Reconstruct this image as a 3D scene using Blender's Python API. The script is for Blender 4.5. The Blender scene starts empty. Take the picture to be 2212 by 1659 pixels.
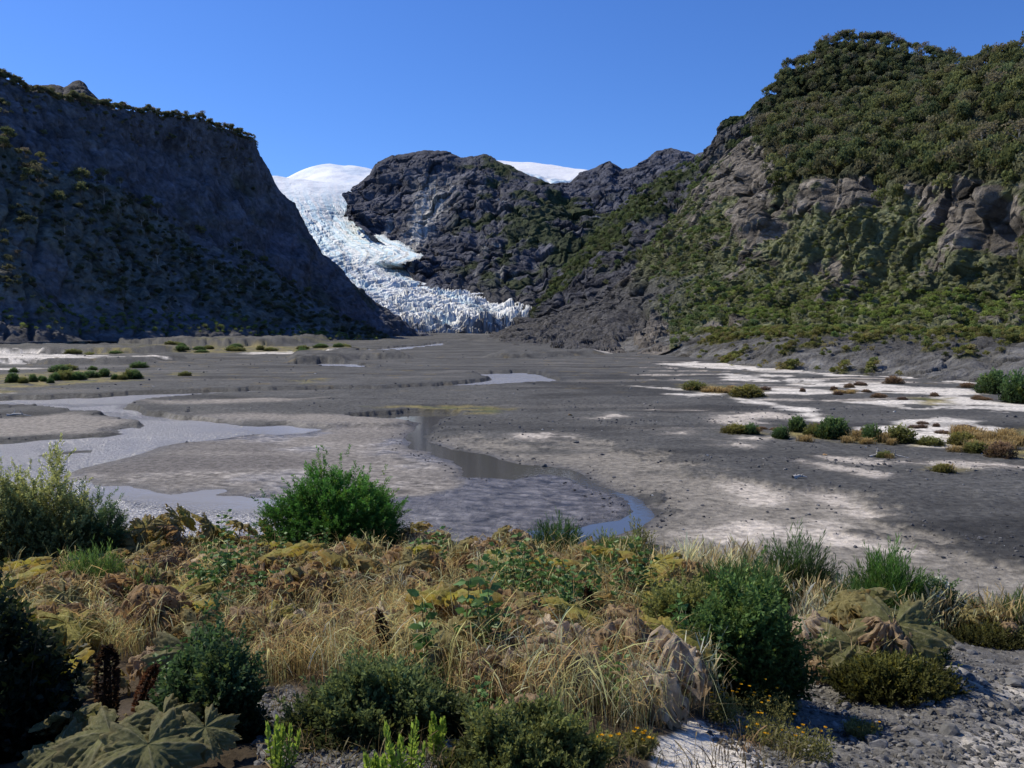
import bpy, math, random
import numpy as np
from mathutils import Vector, Matrix, noise as mnoise

random.seed(11)
rng = np.random.default_rng(11)
scene = bpy.context.scene
COL = scene.collection

# ------------------------------------------------------------------ survey frame
# the site was surveyed from one photograph: 2212 x 1659 measuring grid, horizon at row 715
FP, CX, CY, HOR = 1782.0, 1106.0, 829.5, 715.0
EYE = 10.0                                   # eye height above the river plain (m)
PITCH = math.atan((CY - HOR) / FP)
CP, SP = math.cos(PITCH), math.sin(PITCH)
SUN_AZ, SUN_EL = math.radians(-61), math.radians(47)   # azimuth from +Y, negative = left

def ray(px, py):
    """unit-horizontal ray: (dx, dy, slope)"""
    px = np.asarray(px, float); py = np.asarray(py, float)
    xr = (px - CX) / FP; yr = (CY - py) / FP
    dx = xr; dy = CP + yr * SP; dz = -SP + yr * CP
    h = np.hypot(dx, dy)
    return dx / h, dy / h, dz / h

def world(px, py, D):
    dx, dy, s = ray(px, py)
    return np.stack([dx * D, dy * D, EYE + s * D], -1)

# ------------------------------------------------------------------ noise
_G = np.array([[1,1,0],[-1,1,0],[1,-1,0],[-1,-1,0],[1,0,1],[-1,0,1],[1,0,-1],[-1,0,-1],
               [0,1,1],[0,-1,1],[0,1,-1],[0,-1,-1],[1,1,0],[-1,1,0],[0,-1,1],[0,-1,-1]], np.float32)
def _hash(ix, iy, iz, s):
    n = (ix.astype(np.uint32) * np.uint32(73856093)) ^ (iy.astype(np.uint32) * np.uint32(19349663)) \
        ^ (iz.astype(np.uint32) * np.uint32(83492791)) ^ np.uint32((s * 2654435761) & 0xffffffff)
    n ^= n >> np.uint32(13); n *= np.uint32(0x5bd1e995); n ^= n >> np.uint32(15); n *= np.uint32(0x27d4eb2d); n ^= n >> np.uint32(14)
    return n
def pn(p, s=0):
    """perlin noise, p (...,3) or (...,2)"""
    p = np.asarray(p, np.float32)
    two = p.shape[-1] == 2
    x, y = p[..., 0], p[..., 1]
    fx, fy = np.floor(x), np.floor(y)
    ix, iy = fx.astype(np.int64), fy.astype(np.int64)
    x = x - fx; y = y - fy
    u = x*x*x*(x*(x*6-15)+10); v = y*y*y*(y*(y*6-15)+10)
    if two:
        z0 = np.zeros_like(ix)
        def g(i, j):
            h = _hash(ix+i, iy+j, z0, s)
            a = (h & np.uint32(1023)).astype(np.float32) * np.float32(2*math.pi/1024)
            return np.cos(a)*(x-i) + np.sin(a)*(y-j)
        a0 = g(0,0); a1 = g(1,0); b0 = g(0,1); b1 = g(1,1)
        return 1.5*((a0 + u*(a1-a0)) * (1-v) + (b0 + u*(b1-b0)) * v)
    z = p[..., 2]; fz = np.floor(z); iz = fz.astype(np.int64); z = z - fz
    w = z*z*z*(z*(z*6-15)+10)
    def g3(i, j, k):
        gr = _G[(_hash(ix+i, iy+j, iz+k, s) & np.uint32(15)).astype(np.int64)]
        return gr[...,0]*(x-i) + gr[...,1]*(y-j) + gr[...,2]*(z-k)
    r = []
    for k in (0, 1):
        a0 = g3(0,0,k); a1 = g3(1,0,k); b0 = g3(0,1,k); b1 = g3(1,1,k)
        r.append((a0 + u*(a1-a0))*(1-v) + (b0 + u*(b1-b0))*v)
    return r[0]*(1-w) + r[1]*w
def fbm(p, o=4, s=0, gain=.5, lac=2.03):
    p = np.asarray(p, np.float32); t = 0; a = 1; n = 0
    for k in range(o):
        t = t + a*pn(p, s+k*17); n += a; a *= gain; p = p*np.float32(lac)
    return t/n*1.4
def ridged(p, o=4, s=0, gain=.55, lac=2.07):
    p = np.asarray(p, np.float32); t = 0; a = 1; n = 0
    for k in range(o):
        t = t + a*(1-np.abs(pn(p, s+k*17))*1.6); n += a; a *= gain; p = p*np.float32(lac)
    return t/n
def worley(p, s=0, off=False):
    """F1, F2 and a per-cell value; p (...,2) or (...,3)"""
    p = np.asarray(p, np.float32); d = p.shape[-1]
    f = np.floor(p); ip = f.astype(np.int64); fr = p - f
    F1 = np.full(p.shape[:-1], 9., np.float32); F2 = F1.copy(); cid = np.zeros_like(F1); O = np.zeros(p.shape, np.float32) if off else None
    for k in ((-1,0,1) if d == 3 else (0,)):
        for j in (-1,0,1):
            for i in (-1,0,1):
                iz = ip[...,2]+k if d == 3 else np.zeros_like(ip[...,0])
                h = _hash(ip[...,0]+i, ip[...,1]+j, iz, s)
                a = (h & np.uint32(1023)).astype(np.float32)/1023; b = ((h >> np.uint32(10)) & np.uint32(1023)).astype(np.float32)/1023
                c = ((h >> np.uint32(20)) & np.uint32(1023)).astype(np.float32)/1023
                q = (i + a - fr[...,0])**2 + (j + b - fr[...,1])**2
                if d == 3: q = q + (k + c - fr[...,2])**2
                m = q < F1
                if off:
                    O[..., 0] = np.where(m, fr[...,0]-i-a, O[..., 0]); O[..., 1] = np.where(m, fr[...,1]-j-b, O[..., 1])
                    if d == 3: O[..., 2] = np.where(m, fr[...,2]-k-c, O[..., 2])
                F2 = np.where(m, F1, np.minimum(F2, q)); cid = np.where(m, (a*7.31+b*3.17+c) % 1, cid); F1 = np.where(m, q, F1)
    if off: return np.sqrt(F1), np.sqrt(F2), cid, O
    return np.sqrt(F1), np.sqrt(F2), cid
def facets(p, s=0, tilt=1.):
    """broken blocks: each cell a tilted plane of its own height, with joints between; returns height, joint mask, cell value"""
    F1, F2, c, O = worley(p, s, True)
    a = c*41.7; b = c*97.3; t = O[...,0]*np.cos(a) + O[...,1]*np.sin(a) + (O[...,2]*np.cos(b) if O.shape[-1] == 3 else 0)
    j = ss(.16, .0, F2-F1)
    return (c-.5)*.8 + t*tilt - .45*j, j, c
def ss(a, b, x):
    t = np.clip((np.asarray(x, float) - a)/(b - a), 0, 1)
    return t*t*(3-2*t)
def mixc(c, d, m):
    m = np.clip(m, 0, 1)[..., None]
    return c*(1-m) + np.asarray(d, float)*m

def sdf(poly, x, y):
    """signed distance to a polygon, negative inside"""
    poly = np.asarray(poly, float)
    d = np.full(x.shape, 1e9); ins = np.zeros(x.shape, bool)
    n = len(poly)
    for i in range(n):
        x0, y0 = poly[i]; x1, y1 = poly[(i+1) % n]
        ex, ey = x1-x0, y1-y0
        t = np.clip(((x-x0)*ex + (y-y0)*ey)/(ex*ex+ey*ey+1e-12), 0, 1)
        d = np.minimum(d, (x-x0-t*ex)**2 + (y-y0-t*ey)**2)
        c = (y0 > y) != (y1 > y)
        if abs(ey) > 1e-12:
            ins ^= c & (x < ex*(y-y0)/ey + x0)
    d = np.sqrt(d)
    return np.where(ins, -d, d)

# ------------------------------------------------------------------ scene helpers
def link(o, parent=None):
    COL.objects.link(o)
    if parent is not None: o.parent = parent
    return o
def tag(o, label=None, cat=None, group=None, kind=None):
    if label: o['label'] = label
    if cat: o['category'] = cat
    if group: o['group'] = group
    if kind: o['kind'] = kind
    return o
def mesh(name, v, f, mat=None, col=None, smooth=True, attrs=None):
    """v (N,3); f (M,3|4) array"""
    v = np.ascontiguousarray(v, np.float32).reshape(-1, 3); f = np.ascontiguousarray(f, np.int32)
    k = f.shape[1]
    me = bpy.data.meshes.new(name)
    me.vertices.add(len(v)); me.vertices.foreach_set('co', v.ravel())
    me.loops.add(f.size); me.loops.foreach_set('vertex_index', f.ravel())
    me.polygons.add(len(f)); me.polygons.foreach_set('loop_start', np.arange(0, f.size, k, dtype=np.int32))
    me.polygons.foreach_set('use_smooth', np.full(len(f), smooth))
    me.update(calc_edges=True)
    if col is not None:
        a = me.attributes.new('Col', 'FLOAT_COLOR', 'POINT')
        c = np.ones((len(v), 4), np.float32); c[:, :3] = np.asarray(col).reshape(-1, 3)
        a.data.foreach_set('color', c.ravel())
    for n_, val in (attrs or {}).items():
        a = me.attributes.new(n_, 'FLOAT', 'POINT'); a.data.foreach_set('value', np.ascontiguousarray(val, np.float32).ravel())
    if mat: me.materials.append(mat)
    return me
def obj(name, me, parent=None):
    return link(bpy.data.objects.new(name, me), parent)
def empty(name, loc, rz=0, sc=1):
    o = bpy.data.objects.new(name, None); o.empty_display_size = .2
    o.location = loc; o.rotation_euler = (0, 0, rz); o.scale = (sc, sc, sc) if np.isscalar(sc) else sc
    return link(o)
def dup(root, loc, rz, sc, label=None, group=None):
    r = root.copy(); COL.objects.link(r)
    r.location = loc; r.rotation_euler = (0, 0, rz); r.scale = (sc, sc, sc) if np.isscalar(sc) else sc
    if label: r['label'] = label
    if group: r['group'] = group
    for ch in list(root.children):
        c = ch.copy(); COL.objects.link(c); c.parent = r
        for g in list(ch.children):
            d = g.copy(); COL.objects.link(d); d.parent = c; d.matrix_parent_inverse = g.matrix_parent_inverse.copy()
    return r
def gridfaces(nr, nc, keep=None):
    i = np.arange(nr*nc).reshape(nr, nc)
    f = np.stack([i[:-1,:-1], i[:-1,1:], i[1:,1:], i[1:,:-1]], -1).reshape(-1, 4)
    return f if keep is None else f[keep.ravel()]

# ------------------------------------------------------------------ materials
def nt(name):
    m = bpy.data.materials.new(name); m.use_nodes = True
    t = m.node_tree; t.nodes.clear()
    out = t.nodes.new('ShaderNodeOutputMaterial'); b = t.nodes.new('ShaderNodeBsdfPrincipled')
    t.links.new(b.outputs[0], out.inputs[0])
    return m, t, b, out
def N(t, kind, **kw):
    n = t.nodes.new(kind)
    for k, v in kw.items():
        if k in n.inputs: n.inputs[k].default_value = v
        else: setattr(n, k, v)
    return n
def attr_mat(name, rough=.9, spec=.15, nscale=1., namp=.35, bump=.4, bscale=2., bdist=.3, trans=0., rattr=False, detail=6):
    """colour from the mesh attribute Col, broken up by 3-D noise, with noise bump"""
    m, t, b, out = nt(name)
    L = t.links
    a = N(t, 'ShaderNodeAttribute', attribute_name='Col')
    g = N(t, 'ShaderNodeNewGeometry')
    no = N(t, 'ShaderNodeTexNoise', Scale=nscale, Detail=detail, Roughness=.65)
    L.new(g.outputs['Position'], no.inputs['Vector'])
    mr = N(t, 'ShaderNodeMapRange'); mr.inputs[1].default_value = .3; mr.inputs[2].default_value = .7
    mr.inputs[3].default_value = 1-namp; mr.inputs[4].default_value = 1+namp
    L.new(no.outputs[0], mr.inputs[0])
    mx = N(t, 'ShaderNodeVectorMath', operation='SCALE')
    L.new(a.outputs['Color'], mx.inputs[0]); L.new(mr.outputs[0], mx.inputs['Scale'])
    L.new(mx.outputs[0], b.inputs['Base Color'])
    b.inputs['Roughness'].default_value = rough; b.inputs['Specular IOR Level'].default_value = spec
    if rattr:
        r = N(t, 'ShaderNodeAttribute', attribute_name='Rough'); L.new(r.outputs['Fac'], b.inputs['Roughness'])
    if bump:
        n2 = N(t, 'ShaderNodeTexNoise', Scale=bscale, Detail=8, Roughness=.7)
        L.new(g.outputs['Position'], n2.inputs['Vector'])
        bp = N(t, 'ShaderNodeBump', Strength=bump, Distance=bdist)
        L.new(n2.outputs[0], bp.inputs['Height']); L.new(bp.outputs[0], b.inputs['Normal'])
    if trans:
        tr = N(t, 'ShaderNodeBsdfTranslucent'); L.new(mx.outputs[0], tr.inputs[0])
        ms = N(t, 'ShaderNodeMixShader'); ms.inputs[0].default_value = trans
        L.new(b.outputs[0], ms.inputs[1]); L.new(tr.outputs[0], ms.inputs[2]); L.new(ms.outputs[0], out.inputs[0])
    return m
# ------------------------------------------------------------------ camera, sky, sun
cam = bpy.data.cameras.new('camera'); co = bpy.data.objects.new('camera', cam); COL.objects.link(co)
cam.sensor_width = 36; cam.lens = FP/2212*36; cam.clip_start = .05; cam.clip_end = 20000
co.location = (0, 0, EYE); co.rotation_euler = (math.pi/2 - PITCH, 0, 0)
scene.camera = co
sdir = Vector((math.sin(SUN_AZ)*math.cos(SUN_EL), math.cos(SUN_AZ)*math.cos(SUN_EL), math.sin(SUN_EL)))
sl = bpy.data.lights.new('sun', 'SUN'); sl.energy = 5.0; sl.angle = math.radians(.5); sl.color = (1, .925, .77)
so = bpy.data.objects.new('sun', sl); COL.objects.link(so); so.rotation_euler = sdir.to_track_quat('Z', 'Y').to_euler()
so.location = (-200, 150, 300)
w = bpy.data.worlds.new('World'); scene.world = w; w.use_nodes = True
t = w.node_tree; bg = t.nodes['Background']
sky = N(t, 'ShaderNodeTexSky'); sky.sky_type = 'NISHITA'; sky.sun_disc = False
sky.sun_elevation = SUN_EL; sky.sun_rotation = SUN_AZ % (2*math.pi)
sky.altitude = 300; sky.air_density = 1.0; sky.dust_density = .25; sky.ozone_density = 4.0
hs = N(t, 'ShaderNodeHueSaturation', Saturation=1.12, Value=1.0)
t.links.new(sky.outputs[0], hs.inputs['Color']); ht = N(t, 'ShaderNodeVectorMath', operation='MULTIPLY'); ht.inputs[1].default_value = (.63, .82, 1.22)
t.links.new(hs.outputs[0], ht.inputs[0]); t.links.new(ht.outputs[0], bg.inputs[0]); bg.inputs[1].default_value = .12
scene.view_settings.view_transform = 'Standard'; scene.view_settings.look = 'None'
scene.view_settings.exposure = 0; scene.view_settings.gamma = 1
scene.render.engine = 'CYCLES'
cy = scene.cycles
cy.max_bounces = 5; cy.diffuse_bounces = 3; cy.glossy_bounces = 2; cy.transmission_bounces = 2; cy.transparent_max_bounces = 4
cy.caustics_reflective = False; cy.caustics_refractive = False
cy.use_denoising = True; cy.sample_clamp_indirect = 4
cy.use_adaptive_sampling = True; cy.adaptive_threshold = .02

# ------------------------------------------------------------------ mountains: sheets through surveyed points
def smooth1(a, k, axis):
    if k < 1: return a
    for _ in range(2):
        pad = [(0,0)]*a.ndim; pad[axis] = (k, k)
        # odd reflection keeps the end rows where they were surveyed
        b = np.pad(a, pad, mode='reflect', reflect_type='odd')
        c = np.cumsum(np.concatenate([np.zeros_like(np.take(b, [0], axis)), b], axis), axis)
        n = a.shape[axis]
        a = (np.take(c, np.arange(2*k+1, 2*k+1+n), axis) - np.take(c, np.arange(0, n), axis))/(2*k+1)
    return a
def resamp(C, n, axis, k):
    C = np.moveaxis(C, axis, 0)
    seg = np.sqrt(((C[1:, :, :2]-C[:-1, :, :2])**2).sum(-1)).mean(1) + 2
    s = np.r_[0, np.cumsum(seg)]; s /= s[-1]
    tt = np.linspace(0, 1, n); j = np.clip(np.searchsorted(s, tt, side='right')-1, 0, len(s)-2)
    fr = ((tt-s[j])/(s[j+1]-s[j]))[:, None, None]
    R = C[j]*(1-fr) + C[j+1]*fr
    R = smooth1(R, k, 0)
    return np.moveaxis(R, 0, axis)
def sheet(rows, nc, nr, kc=3, kr=3, back=(70, 1.25), jag=0.):
    """rows: list of polylines [(px,py,D)...], bottom row first; each resampled to nc columns, rows joined smoothly.
    A rear slope is added behind the crest. Returns (nr, nc, 3) world points, and t (0 base .. 1 crest)."""
    R = []
    for r in rows:
        r = np.array(r, float); r[:, 2] = np.log(r[:, 2])
        x = np.linspace(0, 1, nc); s = (r[:, 0]-r[0, 0])/(r[-1, 0]-r[0, 0])
        q = np.stack([np.interp(x, s, r[:, i]) for i in range(3)], -1)
        R.append(smooth1(q, kc, 0))
    C = np.stack(R)
    if jag:      # broken skyline
        jx = C[-1][:, 0]; C[-1][:, 1] += jag*(fbm(np.stack([jx/38., jx*0+nc], -1), 4, 15) - .5*np.abs(pn(np.stack([jx/14., jx*0+nr], -1), 16)))
    G = resamp(C, nr, 0, kr)
    T = np.linspace(0, 1, nr)[:, None]*np.ones((1, nc))
    if back:
        e = []
        for q in (.25, .6, 1.):
            b = C[-1].copy(); b[:, 1] += back[0]*q*q + 4*q; b[:, 2] += math.log(back[1])*q; e.append(b)
        G = np.concatenate([G, np.stack(e)]); T = np.concatenate([T, np.ones((3, nc))])
    P = world(G[..., 0], G[..., 1], np.exp(G[..., 2]))
    return P, T, G
def normals(P):
    du = np.gradient(P, axis=1); dv = np.gradient(P, axis=0)
    n = np.cross(du, dv); n /= np.linalg.norm(n, axis=-1, keepdims=True) + 1e-9
    return n
def build_sheet(name, P, col, mat, attrs=None, smooth=True):
    return obj(name, mesh(name, P, gridfaces(*P.shape[:2]), mat, col, smooth, attrs))

M_rock = attr_mat('mountain_rock', rough=.92, spec=.12, nscale=.22, namp=.5, bump=1., bscale=.30, bdist=4., detail=10)
M_ice = attr_mat('glacier_ice', rough=.6, spec=.3, nscale=.15, namp=.12, bump=.35, bscale=.25, bdist=2.)
M_leaf_far = attr_mat('far_foliage', rough=.8, spec=.08, nscale=.4, namp=.3, bump=0, trans=.42)

HOOK = {}      # sheets kept for planting

# --- far snow dome
P, T, G = sheet([[(560,402,3900),(640,400,3900),(720,404,3800),(800,404,3800),(850,400,3800)],
                 [(575,392,4100),(620,383,4150),(650,369,4250),(690,356,4300),(713,352,4300),(760,357,4250),(805,366,4200),(850,385,4150)]], 160, 60, 3, 2, (40, 1.2))
n = normals(P)
P = P + n*(fbm(P/260., 4, 3)*16)[..., None]
c = np.ones(P.shape)*np.array([.86,.88,.90]); c = mixc(c, [.55,.66,.78], ss(.1,.6,fbm(P/170., 3, 9))*.7)
tag(build_sheet('snow_dome', P, c, M_ice), kind='structure', label='smooth white snow dome above the head of the glacier')
# --- far snow field on the right
P, T, G = sheet([[(1060,372,2600),(1120,378,2500),(1185,398,2400),(1250,402,2400),(1290,385,2450)],
                 [(1060,345,2950),(1090,347,2950),(1150,351,2900),(1200,358,2850),(1275,368,2750),(1300,378,2700)]], 160, 60, 2, 2, (40, 1.2))
n = normals(P); fr = 1-ss(.1,.45,T)
F1, F2, cid = worley(P[..., :2]/26., 5)
P = P + n*(fbm(P/150., 4, 23)*6 + fr*(F1*14-6))[..., None]
c = np.ones(P.shape)*np.array([.82,.83,.84]); c = mixc(c, [.42,.58,.70], fr*ss(.2,.7,F1+.4*fbm(P/30.,3,2))); c = mixc(c, [.5,.47,.45], ss(.25,.5,fbm(P/[200,60,40],4,6))*.5)
tag(build_sheet('snow_field', P, c, M_ice), kind='structure', label='sloping white snow field ending in a small ice cliff')

# --- glacier
rows = [[(870,742,1150),(960,732,1160),(1020,730,1165),(1085,724,1165),(1150,705,1180)],
        [(860,705,1185),(950,700,1195),(1010,695,1195),(1080,690,1200),(1150,680,1215)],
        [(840,690,1250),(940,682,1260),(1040,674,1265),(1145,666,1280)],
        [(790,668,1350),(900,655,1360),(1000,645,1370),(1095,648,1400)],
        [(745,638,1490),(850,622,1500),(985,617,1540)],
        [(700,600,1650),(800,588,1680),(905,585,1740)],
        [(695,585,1730),(790,570,1740),(862,570,1650)],
        [(665,560,1850),(770,545,1800),(918,552,1600)],
        [(640,520,2050),(730,510,2000),(832,512,1830)],
        [(610,480,2250),(690,474,2260),(785,476,2320)],
        [(585,440,2500),(670,436,2500),(765,440,2550)],
        [(565,405,2800),(665,404,2800),(775,408,2850)],
        [(550,378,3100),(600,381,3100),(690,392,3060),(790,396,3000)]]
P, T, G = sheet(rows, 420, 620, 3, 4, (30, 1.1))
n = normals(P); up = np.array([0,0,1.])
# flow frame: stretch seracs across the flow
q = np.stack([P[...,0]*.82+P[...,1]*.45, -P[...,0]*.45+P[...,1]*.82], -1)
wq = q + 9*np.stack([fbm(P/60.,3,31), fbm(P/60.,3,37)], -1)
uu = np.linspace(-1, 1, 420)[None, :]*np.ones((P.shape[0], 1))
arc = np.stack([uu*190. + 14*fbm(P/45.,3,33), T*2300. + 70*uu**2 + 26*fbm(P/70.,3,35)], -1)
h1, j1, ca = facets(arc/[48., 19.], 41, 1.6); h2, j2, cb = facets(arc/[17., 8.], 43, 1.3)
tr_ = ridged(np.stack([arc[...,0]/150., arc[...,1]/30.], -1), 3, 45)
low = ss(.62,.35,T)
ser = (h1*7.5 + h2*2.2)*(.35+.65*low) + (tr_-.6)*13
crev = np.clip(j1 + .4*j2*low + ss(.50,.36,tr_), 0, 1)
amp = .55 + .55*ss(.25,.0,T) + .25*ss(.3,.6,fbm(P/180.,2,51)) - .25*ss(.8,.95,T)
amp *= ss(.97,.80,T)*.8+.2
P2 = P + (up*.75+n*.25)*((ser-4.*crev)*amp*1.05*(.55+.9*ss(-.4,.4,fbm(P/90.,3,59))) + fbm(P/110.,3,47)*7)[..., None]
c = np.ones(P.shape)*np.array([.70,.71,.70])
bands = fbm(np.stack([uu*7.+.6*fbm(P/160.,2,52), T*1.5],-1),4,53)
c = mixc(c, [.42,.60,.70], ss(.05,.5,bands*1.1+ss(.4,.75,T)*.35)*.85)
c = mixc(c, [.22,.36,.44], crev*.7); c = mixc(c, [.84,.84,.83], ss(2,7,ser)*.6)
c = mixc(c, [.24,.235,.23], ss(.05,.5,fbm(np.stack([uu*9., T*5.],-1),5,57))*.65*ss(.9,.5,T)); c = mixc(c, [.30,.31,.32], ss(.1,.5,fbm(P/14.,3,58))*.4)
edge = np.abs(np.linspace(-1,1,420))[None,:]*np.ones((P.shape[0],1))
c = mixc(c, [.13,.125,.125], np.maximum(ss(.90,.99,edge), ss(.055,.0,T))*(.55+.45*pn(P/9.,3)))
c = mixc(c, [.14,.135,.135], ss(.075,.035,T)*ss(-.25,.25,fbm(P/[9,9,26],3,61))*.9)
c = mixc(c, [.80,.82,.84], ss(.86,.99,T)*.8)
tag(build_sheet('glacier', P2, c, M_ice), kind='structure', label='crevassed blue-white glacier tongue coming down between dark mountains')

ROCK = np.array([.085,.080,.082])
def rock_sheet(name, label, rows, nc, nr, amp=18., scale=150., strata=.35, veg=None, rock=ROCK, pale=None, seed=0, vegcol=(.045,.06,.02), back=(70,1.25),
               canopy=0., smooth_=(4,4), gully=.0, edgefix=0.02, talus=None, keep=None, cscale=9., rough_=1., gx=26., skew=0., jag=3., smooth=True, under=None):
    P, T, G = sheet(rows, nc, nr, smooth_[0], smooth_[1], back, jag)
    n = normals(P)
    q = P/scale
    r = ridged(q*[1,1,.42], 5, seed)
    f = fbm(P/(scale*.22), 4, seed+5)
    fade = ss(0, .04, T)
    crest = 1 - .75*ss(.93, 1., T)
    d = (r-.62)*amp*1.9 + f*amp*.3
    if gully: # runnels straight down the slope
        gq = np.stack([(G[...,0]-skew*T)/gx+1.1*fbm(P/scale,3,seed+3), T*1.6], -1)
        d = d - gully*ss(.0,.55,pn(gq, seed+8))*amp*(1-ss(.75,1.,T))
    sb = np.sin(P[...,2]/ (scale*.045) + 3*pn(P/scale, seed+11))
    d = d + strata*sb*amp*.14
    qw = P + scale*.05*np.stack([fbm(P/(scale*.2),2,seed+66), fbm(P/(scale*.2),2,seed+67), fbm(P/(scale*.2),2,seed+68)],-1)
    h1, j1, k1 = facets(qw/np.array([scale*.24, scale*.24, scale*.60]), seed+61, 1.3)
    h2, j2, kc_ = facets(qw/np.array([scale*.085, scale*.085, scale*.16]), seed+62, 1.2)
    d = d + (h1*.60 + h2*.20)*amp*.85*rough_; j2 = np.maximum(j1, .6*j2)
    P = P + (n*[1,1,.6])*(d*fade*crest)[..., None]
    n = normals(P)
    col = np.ones(P.shape)*rock
    col = col*(1+.5*fbm(P/(np.array([.45,.45,.07])*scale), 5, seed+21)+.2*sb+.30*(kc_-.5)*rough_+.25*(k1-.5)*rough_-.4*j2*rough_)[..., None]
    if pale is not None: col = mixc(col, pale[0], pale[1](P, T, G, n))
    vm = np.zeros(P.shape[:2])
    if veg is not None:
        vm = np.clip(veg(P, T, G, n), 0, 1)
        vc = np.array(vegcol)*(1+.55*fbm(P/22., 4, seed+31))[..., None]
        vc = mixc(vc, [.085,.085,.03], ss(.1,.7,fbm(P/45.,3,seed+33))*.6)
        col = mixc(col, vc, vm)
    if talus is not None:
        tm = talus(P, T, G, n); col = mixc(col, np.array([.105,.102,.104])*(1+.25*fbm(P/14.,4,seed+35))[...,None], tm); vm = vm*(1-tm)
    if canopy:
        W1, W2, cid = worley(P/cscale, seed+41)
        V1, _, cid2 = worley(P/(cscale*.42), seed+43)
        P = P + (n*.5+np.array([0,0,.5]))*((1.-W1*1.15)*canopy*(.4+.9*cid)*vm*crest + (1-V1*1.1)*canopy*.35*vm)[..., None]
        col = col*(1 + vm*(.5*(cid-.5)+.3*(cid2-.5)))[..., None]
    col = np.clip(col, .004, .9)
    if under is not None: col = col*(1-.6*vm*under(P, T, G, n))[..., None]  # ground colour darkened to paint in the shade between the trees
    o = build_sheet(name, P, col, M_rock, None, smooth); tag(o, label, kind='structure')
    HOOK[name] = (P, T, G, normals(P), vm)
    return o
# --- central mountain
def cm_pale(P, T, G, n):
    band = np.exp(-((G[...,0]-(896+ (516-G[...,1])*.42))/(20.+.16*np.clip(516-G[...,1],0,200)))**2)*ss(.95,.7,T)*ss(.02,.10,T)
    st = .35 + .65*ss(-.1,.3,fbm(np.stack([G[...,0]/7.+G[...,1]/30., G[...,1]/60.], -1),4,77))
    thin = np.exp(-((G[...,0]-(835+(500-G[...,1])*.33))/5.)**2)*ss(.6,.4,T)*.7
    return np.clip(band*st*1.1+thin*st + .35*ss(.3,.6,fbm(P/40.,4,78))*ss(900,1000,G[...,0]), 0, .85)
rock_sheet('central_mountain', 'dark rocky mountain with pale streaks standing right of the glacier',
    [[(748,462,1950),(770,486,1850),(830,528,1780),(885,594,1640),(905,622,1520),(985,634,1430),(1080,668,1320),(1140,705,1215),(1210,700,1240),(1290,660,1400),(1350,620,1500)],
     [(748,448,2100),(770,458,2000),(830,490,1930),(900,510,1850),(955,565,1700),(1010,590,1600),(1080,600,1520),(1150,600,1480),(1215,580,1480),(1290,545,1550),(1350,520,1600)],
     [(750,436,2250),(775,427,2200),(830,430,2100),(900,430,2050),(960,450,1980),(1020,470,1900),(1090,470,1850),(1160,470,1800),(1220,475,1780),(1290,470,1800),(1350,470,1850)],
     [(757,424,2350),(782,402,2300),(835,375,2250),(900,370,2200),(960,390,2120),(1020,385,2120),(1090,395,2100),(1160,410,2050),(1230,425,2000),(1290,440,1980),(1350,450,2000)],
     [(760,414,2450),(770,402,2420),(798,378,2400),(808,354,2380),(832,340,2380),(880,332,2380),(930,325,2380),(962,329,2360),(1000,339,2350),(1050,331,2350),(1075,347,2330),(1105,360,2300),(1150,384,2250),(1190,400,2200),(1230,414,2150),(1270,425,2150),(1310,445,2150),(1350,455,2150)]],
    560, 340, amp=30, scale=230, strata=.5, rough_=.75, smooth=False, seed=100, smooth_=(1,3), rock=np.array([.096,.097,.115]), pale=([.66,.63,.56], cm_pale), gully=.35,
    veg=lambda P,T,G,n: ss(.02,.3,fbm(P/80.,4,120)+.35*ss(960,1150,G[...,0])-.25*ss(.55,.9,T)-.15*ss(500,560,G[...,1]))*ss(940,1020,G[...,0])*.85,
    talus=lambda P,T,G,n: ss(.30,.12,T+.09*fbm(P/70.,3,90))*ss(940,990,G[...,0])*.9)
# --- far ridge on the right
rock_sheet('far_ridge', 'far jagged rock ridge with two knobs below the snow field',
    [[(1150,470,1900),(1230,490,1850),(1320,520,1800),(1420,520,1750),(1500,500,1700),(1600,480,1650)],
     [(1160,430,2100),(1230,430,2050),(1320,430,1980),(1420,410,1900),(1500,400,1850),(1600,390,1800)],
     [(1170,398,2300),(1200,394,2300),(1232,394,2280),(1252,374,2260),(1290,359,2240),(1318,347,2230),(1345,366,2220),(1370,360,2200),(1395,346,2180),(1418,326,2160),(1450,321,2150),(1490,330,2120),(1504,336,2120),(1530,322,2100),(1560,315,2080),(1600,318,2050)]],
    300, 160, amp=20, scale=150, rough_=.75, smooth=False, seed=200, rock=np.array([.095,.098,.120]), gully=.3, strata=.6, smooth_=(1,3),
    veg=lambda P,T,G,n: ss(.15,.5,fbm(P/60.,4,220))*.5*ss(.75,.4,T))
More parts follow.
